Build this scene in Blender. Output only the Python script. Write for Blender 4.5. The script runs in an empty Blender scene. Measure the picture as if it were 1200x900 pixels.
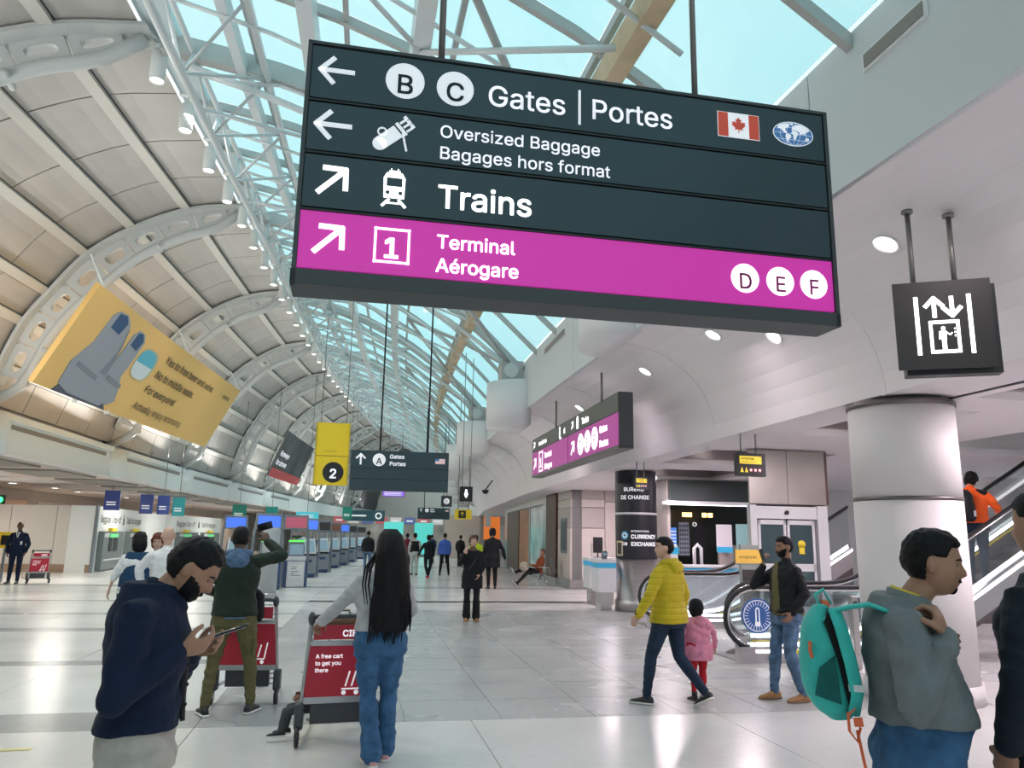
import bpy, bmesh, math, random
from mathutils import Vector, Matrix, noise, Euler
random.seed(7)
C = bpy.context.scene.collection
PI = math.pi
R0 = 400.0                       # the hall bends gently to the right
def hall(t, s, z=0.0):           # t across the hall, s along it, z up
    a = s / R0
    return Vector((R0 - (R0 - t) * math.cos(a), (R0 - t) * math.sin(a), z))
def face_rot(s): return -s / R0

# ---------------------------------------------------------------- camera
cam_d = bpy.data.cameras.new('camera'); cam = bpy.data.objects.new('camera', cam_d); C.objects.link(cam)
bpy.context.scene.camera = cam
cam_d.sensor_width = 36; cam_d.lens = 27.0; cam_d.clip_end = 600
YAW, TILT, ROLL = math.radians(12.174), math.radians(11.31), math.radians(1.0)
cam.matrix_world = (Matrix.Translation((0, 0, 1.65)) @ Matrix.Rotation(-YAW, 4, 'Z')
                    @ Matrix.Rotation(PI / 2 + TILT, 4, 'X') @ Matrix.Rotation(ROLL, 4, 'Z'))
# ---------------------------------------------------------------- world
w = bpy.data.worlds.new('sky'); bpy.context.scene.world = w; w.use_nodes = True
nt = w.node_tree; nt.nodes.clear()
wo = nt.nodes.new('ShaderNodeOutputWorld'); bg = nt.nodes.new('ShaderNodeBackground')
tc = nt.nodes.new('ShaderNodeTexCoord'); nz = nt.nodes.new('ShaderNodeTexNoise'); cr = nt.nodes.new('ShaderNodeValToRGB')
nz.inputs['Scale'].default_value = 2.2; nz.inputs['Detail'].default_value = 3
cr.color_ramp.elements[0].position = .36; cr.color_ramp.elements[0].color = (.66, .91, .96, 1)
cr.color_ramp.elements[1].position = .62; cr.color_ramp.elements[1].color = (.93, .985, 1, 1)
nt.links.new(tc.outputs['Generated'], nz.inputs['Vector']); nt.links.new(nz.outputs['Fac'], cr.inputs['Fac'])
nt.links.new(cr.outputs['Color'], bg.inputs['Color']); nt.links.new(bg.outputs['Background'], wo.inputs['Surface'])
bg.inputs['Strength'].default_value = 1.15
# ---------------------------------------------------------------- exposure
vs = bpy.context.scene.view_settings
vs.view_transform = 'Standard'; vs.look = 'None'; vs.gamma = 1; vs.use_curve_mapping = False
vs.exposure = 0.0
LIGHT = 1.0
def area(name, t, s, z, size, power, col, sy=None, spread=PI, shape=None):
    l = bpy.data.lights.new(name, 'AREA'); l.energy = power * LIGHT; l.color = col; l.size = size
    l.shape = 'RECTANGLE' if sy else 'DISK'
    if sy: l.size_y = sy
    l.spread = spread
    o = bpy.data.objects.new(name, l); C.objects.link(o); o.location = hall(t, s, z); o.rotation_euler = (0, 0, face_rot(s))
    return o
# lamps recessed in the low ceiling on the right and under the left gallery
PINK = (1, .84, .91)
for s_ in (2.0, 6.5, 10.5, 14.5, 19.0, 23.6):
    area('ceiling_downlight_lamp', 7.6, s_, 3.24, .5, 95, PINK)
for s_ in (4.5, 9.5, 14.5, 20.5):
    area('ceiling_downlight_lamp', 4.7, s_, 4.35, .6, 16, PINK)
for s_ in (13, 17): area('ceiling_downlight_lamp', 10, s_, 3.24, .5, 70, PINK)
area('ceiling_downlight_lamp', 12.5, 8, 3.24, .8, 110, PINK)
WARM = (1, .93, .84)
for s_ in (20, 28, 36, 44, 53, 64):
    area('gallery_downlight_lamp', -10.0, s_, 3.3, 1.0, 120, WARM)
for s_ in (30, 42, 56, 72): area('gallery_downlight_lamp', -15, s_, 3.0, .6, 90, (1, .85, .7))

for s_ in (8, 16, 24, 32, 40, 50, 60, 70, 82, 94):        # uplights added along the ledge to brighten the vault, no fixtures there
    o_ = area('vault_fill_uplight', -8.6, s_, 4.75, 5.0, 170, (1, .97, .94), sy=.2); o_.rotation_euler = Vector((.62, 0, .78)).to_track_quat('-Z', 'Y').to_euler()
for s_ in (6, 10, 14, 18, 23, 29, 36, 44, 54, 66, 80, 92):     # light of the cylinder spotlights; stronger far ones added to brighten the far end
    area('spot_and_fill_lamp', -3.3, s_, 8.6 if s_ < 12 else 9.2, .6, 85 if s_ < 50 else 260, (1, .98, .95), spread=2.4)
# ---------------------------------------------------------------- materials
MATS = {}
def mat(name, col, rough=.6, metal=0., nscale=0, namt=.12, bump=0., emit=0., spec=.5, bscale=None, stretch=None, alpha=1, sheen=0, ecol=None):
    if name in MATS: return MATS[name]
    m = bpy.data.materials.new(name); m.use_nodes = True; MATS[name] = m
    n = m.node_tree; b = n.nodes['Principled BSDF']
    c = (*col, 1) if len(col) == 3 else col
    b.inputs['Base Color'].default_value = c; b.inputs['Roughness'].default_value = rough
    b.inputs['Metallic'].default_value = metal; b.inputs['Specular IOR Level'].default_value = spec
    if sheen: b.inputs['Sheen Weight'].default_value = sheen
    if emit:
        b.inputs['Emission Color'].default_value = (*(ecol or col), 1); b.inputs['Emission Strength'].default_value = emit
    if nscale or bump:
        t = n.nodes.new('ShaderNodeTexCoord'); mp = n.nodes.new('ShaderNodeMapping'); n.links.new(t.outputs['Object'], mp.inputs[0])
        if stretch: mp.inputs['Scale'].default_value = stretch
        x = n.nodes.new('ShaderNodeTexNoise'); x.inputs['Scale'].default_value = nscale or 20; x.inputs['Detail'].default_value = 5
        n.links.new(mp.outputs[0], x.inputs['Vector'])
        if nscale:
            r = n.nodes.new('ShaderNodeValToRGB'); e = r.color_ramp.elements
            e[0].position = .3; e[1].position = .72
            e[0].color = (*[max(0, k * (1 - namt)) for k in c[:3]], 1); e[1].color = (*[min(1, k * (1 + namt)) for k in c[:3]], 1)
            n.links.new(x.outputs['Fac'], r.inputs['Fac']); n.links.new(r.outputs['Color'], b.inputs['Base Color'])
        if bump:
            y = n.nodes.new('ShaderNodeTexNoise'); y.inputs['Scale'].default_value = bscale or 60; y.inputs['Detail'].default_value = 4
            n.links.new(mp.outputs[0], y.inputs['Vector'])
            bp = n.nodes.new('ShaderNodeBump'); bp.inputs['Strength'].default_value = bump; bp.inputs['Distance'].default_value = .01
            n.links.new(y.outputs['Fac'], bp.inputs['Height']); n.links.new(bp.outputs['Normal'], b.inputs['Normal'])
    return m
def glass_mat(name, tint, gloss=.08, diff=0., rough=.05):
    m = bpy.data.materials.new(name); m.use_nodes = True; MATS[name] = m
    n = m.node_tree; n.nodes.clear(); o = n.nodes.new('ShaderNodeOutputMaterial')
    tr = n.nodes.new('ShaderNodeBsdfTransparent'); tr.inputs[0].default_value = (*tint, 1)
    gl = n.nodes.new('ShaderNodeBsdfGlossy'); gl.inputs['Roughness'].default_value = rough
    mx = n.nodes.new('ShaderNodeMixShader'); mx.inputs[0].default_value = gloss
    n.links.new(tr.outputs[0], mx.inputs[1]); n.links.new(gl.outputs[0], mx.inputs[2]); last = mx
    if diff:
        tl = n.nodes.new('ShaderNodeBsdfTranslucent'); tl.inputs[0].default_value = (*tint, 1)
        m2 = n.nodes.new('ShaderNodeMixShader'); m2.inputs[0].default_value = diff
        n.links.new(mx.outputs[0], m2.inputs[1]); n.links.new(tl.outputs[0], m2.inputs[2]); last = m2
    n.links.new(last.outputs[0], o.inputs[0]); return m
def img_free_stone(name, c1, c2, scale, rough, rvar=.08):
    m = bpy.data.materials.new(name); m.use_nodes = True; MATS[name] = m
    n = m.node_tree; b = n.nodes['Principled BSDF']; t = n.nodes.new('ShaderNodeTexCoord')
    x = n.nodes.new('ShaderNodeTexNoise'); x.inputs['Scale'].default_value = scale; x.inputs['Detail'].default_value = 8; x.inputs['Roughness'].default_value = .7
    y = n.nodes.new('ShaderNodeTexNoise'); y.inputs['Scale'].default_value = .7; y.inputs['Detail'].default_value = 3
    n.links.new(t.outputs['Object'], x.inputs['Vector']); n.links.new(t.outputs['Object'], y.inputs['Vector'])
    r = n.nodes.new('ShaderNodeValToRGB'); r.color_ramp.elements[0].position = .35; r.color_ramp.elements[1].position = .65
    r.color_ramp.elements[0].color = (*c1, 1); r.color_ramp.elements[1].color = (*c2, 1)
    mx = n.nodes.new('ShaderNodeMath'); mx.operation = 'ADD'; k = n.nodes.new('ShaderNodeMath'); k.operation = 'MULTIPLY'; k.inputs[1].default_value = .5
    k2 = n.nodes.new('ShaderNodeMath'); k2.operation = 'MULTIPLY'; k2.inputs[1].default_value = .5
    n.links.new(x.outputs['Fac'], k.inputs[0]); n.links.new(y.outputs['Fac'], k2.inputs[0]); n.links.new(k.outputs[0], mx.inputs[0]); n.links.new(k2.outputs[0], mx.inputs[1])
    n.links.new(mx.outputs[0], r.inputs['Fac']); n.links.new(r.outputs['Color'], b.inputs['Base Color'])
    mr = n.nodes.new('ShaderNodeMapRange'); mr.inputs['To Min'].default_value = rough - rvar; mr.inputs['To Max'].default_value = rough + rvar
    n.links.new(y.outputs['Fac'], mr.inputs['Value']); n.links.new(mr.outputs[0], b.inputs['Roughness'])
    return m

# ---------------------------------------------------------------- mesh helpers
class MB:
    def __init__(s, cv=False): s.v = []; s.f = []; s.mi = []; s.cv = cv; s.M = None; s.mid = 0
    def add(s, vs, fs):
        b = len(s.v)
        for p in vs:
            p = Vector(p)
            if s.M is not None: p = s.M @ p
            s.v.append(p)
        for f in fs: s.f.append(tuple(b + i for i in f)); s.mi.append(s.mid)
        return s
    def box(s, x0, x1, y0, y1, z0, z1, rz=0, rx=0, ry=0, seg=1):
        if x0 > x1: x0, x1 = x1, x0
        if y0 > y1: y0, y1 = y1, y0
        if z0 > z1: z0, z1 = z1, z0
        c = Vector(((x0 + x1) / 2, (y0 + y1) / 2, (z0 + z1) / 2)); m = Euler((rx, ry, rz)).to_matrix()
        rr = rx or ry or rz
        vs = []; n = seg + 1
        for i in range(n):
            y = y0 + (y1 - y0) * i / seg
            for x, z in ((x0, z0), (x1, z0), (x1, z1), (x0, z1)):
                p = Vector((x, y, z)); vs.append(c + m @ (p - c) if rr else p)
        fs = [(0, 1, 2, 3), tuple(4 * seg + k for k in (3, 2, 1, 0))]
        for i in range(seg):
            a = 4 * i
            for k in range(4):
                l = (k + 1) % 4; fs.append((a + l, a + k, a + 4 + k, a + 4 + l))
        return s.add(vs, fs)
    def sweep(s, rings, close=True, cap=True):
        n = len(rings[0]); vs = [p for r in rings for p in r]; fs = []
        for i in range(len(rings) - 1):
            for k in range(n if close else n - 1):
                l = (k + 1) % n; fs.append((i * n + k, i * n + l, (i + 1) * n + l, (i + 1) * n + k))
        if cap and close: fs += [tuple(range(n))[::-1], tuple((len(rings) - 1) * n + k for k in range(n))]
        return s.add(vs, fs)
    def tube(s, pts, r, n=8, cap=True, sq=None, flat=None):
        pts = [Vector(p) for p in pts]; rs = r if isinstance(r, (list, tuple)) else [r] * len(pts)
        rings = []; prev = None
        for i, p in enumerate(pts):
            d = (pts[min(i + 1, len(pts) - 1)] - pts[max(i - 1, 0)]).normalized()
            if prev is None:
                u = d.cross(Vector((0, 0, 1)));
                if u.length < .1: u = d.cross(Vector((0, 1, 0)))
            else: u = prev - d * prev.dot(d)
            u.normalize(); prev = u; v = d.cross(u)
            k0 = PI / 4 if n == 4 else 0
            a, b = (1, 1) if not flat else flat
            rings.append([p + (u * math.cos(k0 + 2 * PI * k / n) * a + v * math.sin(k0 + 2 * PI * k / n) * b) * rs[i] for k in range(n)])
        return s.sweep(rings, True, cap)
    def capsule(s, pts, rs, n=12):          # rounded-end tapered limb
        pts = [Vector(p) for p in pts]
        d0 = (pts[0] - pts[1]).normalized(); d1 = (pts[-1] - pts[-2]).normalized()
        P = [pts[0] + d0 * rs[0] * .96, pts[0] + d0 * rs[0] * .7] + pts + [pts[-1] + d1 * rs[-1] * .7, pts[-1] + d1 * rs[-1] * .96]
        Rr = [rs[0] * .28, rs[0] * .71] + list(rs) + [rs[-1] * .71, rs[-1] * .28]
        return s.tube(P, Rr, n)
    def ell(s, c, r, n=16, m=10, rot=None):
        c = Vector(c); rings = []
        for i in range(1, m):
            a = -PI / 2 + PI * i / m
            ring = []
            for k in range(n):
                b = 2 * PI * k / n; p = Vector((r[0] * math.cos(a) * math.cos(b), r[1] * math.cos(a) * math.sin(b), r[2] * math.sin(a)))
                ring.append(c + (rot @ p if rot else p))
            rings.append(ring)
        return s.sweep(rings)
    def lathe(s, prof, c=(0, 0, 0), n=32, axis='Z'):
        c = Vector(c); rings = []
        for r, h in prof:
            ring = []
            for k in range(n):
                a = 2 * PI * k / n
                p = {'Z': Vector((r * math.cos(a), r * math.sin(a), h)), 'Y': Vector((r * math.cos(a), h, r * math.sin(a))), 'X': Vector((h, r * math.cos(a), r * math.sin(a)))}[axis]
                ring.append(c + p)
            rings.append(ring)
        return s.sweep(rings)
    def prism(s, pts, y0, y1):               # polygon in xz, extruded along y
        n = len(pts); vs = [(x, y0, z) for x, z in pts] + [(x, y1, z) for x, z in pts]
        return s.add(vs, [tuple(range(n)), tuple(range(2 * n - 1, n - 1, -1))] + [(i, n + i, n + (i + 1) % n, (i + 1) % n) for i in range(n)])
    def stroke(s, pts, wd, y0, y1, rnd=False):
        for (a, b), (c, d) in zip(pts[:-1], pts[1:]):
            L = math.hypot(c - a, d - b) or 1; nx, nz = -(d - b) / L * wd / 2, (c - a) / L * wd / 2
            ex, ez = ((c - a) / L * wd * .3, (d - b) / L * wd * .3) if rnd else (0, 0)
            s.prism([(a + nx - ex, b + nz - ez), (a - nx - ex, b - nz - ez), (c - nx + ex, d - nz + ez), (c + nx + ex, d + nz + ez)][::-1], y0, y1)
        return s
    def disc(s, x, z, r, y0, y1, n=32, rz=None):
        return s.prism([(x + r * math.cos(2 * PI * k / n), z + (rz or r) * math.sin(2 * PI * k / n)) for k in range(n)], y0, y1)
    def ringz(s, x, z, r, r2, y0, y1, n=32, sq=1):
        for k in range(n):
            a, b = 2 * PI * k / n, 2 * PI * (k + 1) / n
            s.prism([(x + r * math.cos(a), z + r * math.sin(a) * sq), (x + r * math.cos(b), z + r * math.sin(b) * sq), (x + r2 * math.cos(b), z + r2 * math.sin(b) * sq), (x + r2 * math.cos(a), z + r2 * math.sin(a) * sq)], y0, y1)
        return s
    def mesh(s, name, m=None, smooth=False, fix=True):
        me = bpy.data.meshes.new(name)
        vs = [hall(p[0], p[1], p[2]) for p in s.v] if s.cv else s.v
        me.from_pydata([tuple(p) for p in vs], [], s.f)
        ms = m if isinstance(m, (list, tuple)) else [m]
        for q in ms:
            if q: me.materials.append(q)
        if len(ms) > 1: me.polygons.foreach_set('material_index', s.mi)
        if fix:
            b = bmesh.new(); b.from_mesh(me); bmesh.ops.recalc_face_normals(b, faces=b.faces); b.to_mesh(me); b.free()
        if smooth: me.polygons.foreach_set('use_smooth', [True] * len(me.polygons))
        return me
    def build(s, name, m, parent=None, smooth=False, loc=None, rz=None, bevel=0):
        o = bpy.data.objects.new(name, s.mesh(name, m, smooth)); C.objects.link(o)
        if parent: o.parent = parent
        if loc is not None: o.location = loc
        if rz is not None: o.rotation_euler = (0, 0, rz)
        if bevel:
            md = o.modifiers.new('bevel', 'BEVEL'); md.width = bevel; md.segments = 2; md.limit_method = 'ANGLE'
        return o
def tag(o, label=None, cat=None, group=None, kind=None):
    if label: o['label'] = label
    if cat: o['category'] = cat
    if group: o['group'] = group
    if kind: o['kind'] = kind
    return o
def struct(name, mb, m, parent=None, smooth=False, label=None):
    o = mb.build(name, m, parent, smooth)
    if not parent: o['kind'] = 'structure'
    if label: o['label'] = label
    return o
def thing(name, label, cat, t, s, z=0, rz=0, group=None, world=None):
    o = bpy.data.objects.new(name, None); C.objects.link(o); o.empty_display_size = .1
    o.location = hall(t, s, z); o.rotation_euler = (0, 0, face_rot(s) + rz)
    return tag(o, label, cat, group)
def copy_tree(o, parent=None):
    c = o.copy(); C.objects.link(c); c.parent = parent
    for ch in list(o.children): copy_tree(ch, c)
    return c
import os
def get_font():
    try:
        p = os.path.join(bpy.utils.system_resource('DATAFILES'), 'fonts', 'Inter.woff2')   # the typeface that ships with Blender
        return bpy.data.fonts.load(p, check_existing=True) if os.path.exists(p) else None
    except Exception: return None
FONT = get_font()
def text_mesh(st, size, align='LEFT', bold=0., ext=0.):
    """lettering as a mesh; outlines are filled by winding number, since this face draws its strokes as overlapping loops"""
    import numpy as np
    from mathutils.geometry import delaunay_2d_cdt
    cu = bpy.data.curves.new('t', 'FONT'); cu.body = st; cu.align_x = align; cu.resolution_u = 3; cu.fill_mode = 'NONE'
    cu.size = size * (1.08 if FONT else 1)
    if FONT: cu.font = FONT
    o = bpy.data.objects.new('t', cu); C.objects.link(o)
    src = bpy.data.meshes.new_from_object(o.evaluated_get(bpy.context.evaluated_depsgraph_get()))
    bpy.data.objects.remove(o); bpy.data.curves.remove(cu)
    n = len(src.vertices); adj = [[] for _ in range(n)]
    for e in src.edges: a, b = e.vertices; adj[a].append(b); adj[b].append(a)
    seen = set(); loops = []
    for i in range(n):
        if i in seen: continue
        L = [i]; seen.add(i); cur = i
        while True:
            nx = [q for q in adj[cur] if q not in seen]
            if not nx: break
            cur = min(nx, key=lambda q: abs(q - cur)); L.append(cur); seen.add(cur)
        if len(L) > 2: loops.append([(src.vertices[q].co.x, src.vertices[q].co.y) for q in L])
    bpy.data.meshes.remove(src)
    verts = []; edges = []; A = []; B = []
    for L in loops:
        b = len(verts); m = len(L); verts += [Vector(p) for p in L]; edges += [(b + k, b + (k + 1) % m) for k in range(m)]
        A += L; B += L[1:] + L[:1]
    vo, eo, fo, _, _, _ = delaunay_2d_cdt(verts, edges, [], 0, size * 1e-5)
    P_ = np.array([[v.x, v.y] for v in vo]); F_ = np.array([tuple(f) for f in fo]); c = P_[F_].mean(axis=1)
    A = np.array(A); B = np.array(B)
    ax, ay, bx, by = A[None, :, 0], A[None, :, 1], B[None, :, 0], B[None, :, 1]; cx, cy = c[:, 0:1], c[:, 1:2]
    left = (bx - ax) * (cy - ay) - (cx - ax) * (by - ay)
    wn = (((ay <= cy) & (by > cy) & (left > 0)).astype(int) - ((ay > cy) & (by <= cy) & (left < 0)).astype(int)).sum(axis=1)
    keep = [tuple(int(q) for q in f) for f, k in zip(F_, wn) if k != 0]
    V_ = []; Fs = []
    for dx, dy in (((0, 0),) if not bold else ((-bold, -bold), (bold, -bold), (bold, bold), (-bold, bold))):
        b = len(V_); V_ += [(p[0] + dx, p[1] + dy, ext) for p in P_]; Fs += [tuple(b + q for q in f) for f in keep]
    me = bpy.data.meshes.new('lettering'); me.from_pydata(V_, [], Fs); return me
def text(st, size, m, parent, x, y, z, name='lettering', align='LEFT', bold=0., sx=1., ext=.0015, rz=0, roty=0, M=None):
    me = text_mesh(st, size, align, bold * .7, ext)
    me.transform(M if M is not None else Matrix.Translation((x, y, z)) @ Matrix.Rotation(roty, 4, 'Y') @ Matrix.Rotation(rz, 4, 'Z') @ Matrix.Rotation(PI / 2, 4, 'X') @ Matrix.Diagonal((sx, 1, 1, 1)))
    me.materials.append(m); me.name = name
    p = bpy.data.objects.new(name, me); C.objects.link(p); p.parent = parent
    return p
# ================================================================ THE SETTING
def lerp(xs, ys, x):
    if x <= xs[0]: return ys[0]
    for i in range(len(xs) - 1):
        if x <= xs[i + 1]: return ys[i] + (ys[i + 1] - ys[i]) * (x - xs[i]) / (xs[i + 1] - xs[i])
    return ys[-1]
def ztop(s): return lerp([-12, 3, 12, 20, 29, 38, 46, 60, 110], [8.2, 8.5, 9.35, 10.15, 10.55, 10.8, 11.1, 11.5, 12], s)
def gz(z, s): return z if z < 4.9 else 4.9 + (z - 4.9) * (ztop(s) - 4.9) / (10.15 - 4.9)
def zbb(s): return 4.62 + .018 * min(s, 45)
def zbt(s): return 5.98 + .016 * min(s, 45)
RT = [-3.5, -2, -1, 0, 1, 2, 3, 4.1]; RZ = [1, .93, .86, .76, .63, .47, .27, 0]
def roofz(t, s): return zbt(s) + lerp(RT, RZ, t) * (ztop(s) + .15 - zbt(s))
RIBS = [3.2 + 8.6 * k for k in range(-1, 11)]
M_white = mat('white_paint', (.80, .79, .80), .55); M_wall = mat('wall_paint', (.72, .69, .69), .6, nscale=1.5, namt=.04)
M_soft = mat('soffit_plaster', (.80, .75, .77), .62, nscale=.8, namt=.025)
M_vault = mat('vault_metal', (.50, .48, .45), .45, .15, nscale=.7, namt=.07)
M_batten = mat('batten', (.62, .60, .55), .5); M_rib = mat('rib_paint', (.58, .60, .59), .45)
M_tubew = mat('white_steel', (.72, .76, .77), .4); M_tubeg = mat('grey_steel', (.46, .46, .45), .42)
M_tan = mat('tan_steel', (.60, .47, .30), .5, nscale=1.2, namt=.25)
M_glassroof = glass_mat('roof_glass', (.80, .96, .97), .06, .15)
M_glass = glass_mat('clear_glass', (.86, .90, .91), .13)
M_dark = mat('dark_gap', (.06, .06, .065), .6); M_black = mat('black_paint', (.012, .013, .016), .45)
M_steel = mat('brushed_steel', (.50, .49, .48), .28, .9, nscale=3, namt=.1, stretch=(1, 1, 12)); M_steeld = mat('dark_steel', (.16, .14, .14), .4, .7)
M_chrome = mat('chrome', (.7, .7, .72), .15, 1.); M_rubber = mat('black_rubber', (.015, .015, .017), .45)
M_fascia = mat('fascia_white', (.78, .84, .84), .5); M_grille = mat('grille_grey', (.27, .25, .23), .6)
M_terr = img_free_stone('light_terrazzo', (.68, .66, .64), (.76, .745, .73), 9, .21)
M_terrw = img_free_stone('white_terrazzo', (.70, .71, .69), (.79, .80, .78), 9, .22)
M_grey = img_free_stone('grey_stone', (.40, .395, .395), (.52, .515, .51), 14, .27)
M_band = img_free_stone('dark_stone', (.34, .35, .35), (.43, .44, .44), 14, .25)
M_joint = mat('floor_joint', (.30, .30, .30), .5)
# ---- floor, laid in slabs
flo = struct('floor', MB(True).box(-20, 16, -14, 150, -.3, -.006, seg=60), M_joint)
te = [-19.4, -16.4, -13.4, -10.4, -8.0, -5.6, -3.4, -1.2]; tr_ = [-1.2, 1.2, 3.6, 6.0, 8.4, 12]
def slab(t0, t1, s0, s1, m, nm='floor_slab'):
    j = .004
    MB(True).box(t0 + j, t1 - j, s0 + j, s1 - j, -.03, 0).build(nm, m, flo)
sl = [(-13, -8, 0), (-8, -3, 0), (-3, .4, 0), (.4, 2.85, 0), (2.85, 5.15, 0), (5.15, 7.45, 0), (7.45, 8.15, 2), (8.15, 10.9, 0), (10.9, 11.25, 2), (11.25, 14.4, 0), (14.4, 14.9, 2), (14.9, 17.2, 0), (17.2, 17.5, 2),
      (17.5, 20.3, 0), (20.3, 20.65, 2), (20.65, 25.6, 0), (25.6, 26.3, 2), (26.3, 30.5, 0), (30.5, 36, 0), (36, 43, 0), (43, 44, 2), (44, 55, 0), (55, 70, 0)]
for s0, s1, k in sl:
    for a, b in zip(te[:-1], te[1:]):
        if s1 < 0 and a < -6: continue
        slab(a, b, s0, s1, M_band if k == 2 else (M_terrw if s0 > 8 else M_terr))
    if s1 <= 7.5 or s0 > 20:
        for a, b in zip(tr_[:-1], tr_[1:]):
            if s0 > 30 and a > 6: continue
            slab(a, b, s0, s1, M_band if k == 2 and s0 > 22 else M_terr)
for s0, s1 in ((18.2, 19.5), (19.5, 20.65)):
    for a, b in zip(tr_[:-1], tr_[1:]): slab(a, b, s0, s1, M_terr)
gs = [7.45, 8.35, 9.25, 10.2, 11.2, 12.3, 13.5, 14.7, 15.9, 17.1, 18.2]; gt = [-1.2 + .9 * k for k in range(10)] + [9.5, 12]
for s0, s1 in zip(gs[:-1], gs[1:]):
    for a, b in zip(gt[:-1], gt[1:]): slab(a, b, s0, s1, M_grey)
# ---- barrel vault on the left
VT = [-3.67, -5.0, -6.3, -7.35, -8.13, -8.63, -9.01, -9.32]; VZ = [10.3, 10.08, 9.45, 8.65, 7.55, 6.76, 5.64, 4.7]
IT = [-3.66, -4.3, -5.1, -6.09, -7.0, -7.6, -8.0, -8.27, -8.5]; IZ = [10.12, 9.58, 9.30, 8.66, 7.7, 7.0, 6.3, 5.55, 5.1]
def cr_pts(T, Z, per=3):
    out = []
    for i in range(len(T) - 1):
        for k in range(per):
            u = k / per; p = []
            for A in (T, Z):
                a, b, c, d = A[max(i - 1, 0)], A[i], A[i + 1], A[min(i + 2, len(A) - 1)]
                p.append(.5 * ((2 * b) + (-a + c) * u + (2 * a - 5 * b + 4 * c - d) * u * u + (-a + 3 * b - 3 * c + d) * u ** 3))
            out.append(tuple(p))
    return out + [(T[-1], Z[-1])]
VP = cr_pts(VT, VZ); IP = cr_pts(IT, IZ)
vb = MB(True)                                  # backing sheet behind the panels
srows = [-14 + 2 * k for k in range(63)]
vs_ = []; n_ = len(VP)
for s in srows:
    for t, z in VP: vs_.append((t - .1, s, gz(z, s) + .09))
vb.add(vs_, [(i * n_ + k, i * n_ + k + 1, (i + 1) * n_ + k + 1, (i + 1) * n_ + k) for i in range(len(srows) - 1) for k in range(n_ - 1)])
vault = struct('wall_left', vb, M_dark)
def vpanel(mb, k, s0, s1, off=0., e=.022):      # one row k of the profile (3 sub-steps), from s0 to s1
    P = VP[3 * k:3 * k + 4]; L = []
    q = [(P[0][0] + (P[1][0] - P[0][0]) * .12, P[0][1] + (P[1][1] - P[0][1]) * .12), P[1], P[2], (P[3][0] + (P[2][0] - P[3][0]) * .12, P[3][1] + (P[2][1] - P[3][1]) * .12)]
    vs = [(t + off, s, gz(z, s) - off) for s in (s0 + e, s1 - e) for t, z in q] + [(t - .04, s, gz(z, s) + .05) for s in (s0 + e, s1 - e) for t, z in q]
    fs = [(i, i + 1, i + 5, i + 4) for i in range(3)] + [(0, 4, 12, 8), (3, 11, 15, 7), (0, 8, 9, 1), (1, 9, 10, 2), (2, 10, 11, 3), (4, 5, 13, 12), (5, 6, 14, 13), (6, 7, 15, 14)]
    mb.add(vs, fs)
far = MB(True)
for i in range(len(RIBS) - 1):
    for k in range(7):
        for q in range(4):
            s0 = RIBS[i] + 2.15 * q; s1 = s0 + 2.15
            if RIBS[i] < 60 and RIBS[i] > -1:
                m = MB(True); vpanel(m, k, s0, s1); m.build('vault_panel', M_vault, vault)
            else: vpanel(far, k, s0, s1)
tag(far.build('vault_panels', M_vault, vault), kind='stuff')
for k in range(1, 7):                          # light battens that run the length of the vault
    t, z = VP[3 * k]; t2, z2 = VP[3 * k - 1]; dx, dz = (t - t2), (z - z2); L = math.hypot(dx, dz); dx /= L; dz /= L
    m = MB(True); rings = []
    for s in [-5.4 + 4.3 * j for j in range(24)]:
        zz = gz(z, s); rings.append([(t - dx * .11, s, zz - dz * .11), (t + dx * .11, s, zz + dz * .11), (t + dx * .11 - dz * .07, s, zz + dz * .11 + dx * .07 - .03), (t - dx * .11 - dz * .07, s, zz - dz * .11 + dx * .07 - .03)])
    m.sweep(rings); m.build('batten', M_batten, vault)
    for sg in (-1, 1):
        g = MB(True); g.sweep([[(t + dx * sg * o, s, gz(z, s) + dz * sg * o - q) for o, q in ((.115, 0), (.135, 0), (.135, .02), (.115, .02))] for s in [-5.4 + 4.3 * j for j in range(24)]]); g.build('batten_gap', M_dark, vault)
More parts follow.
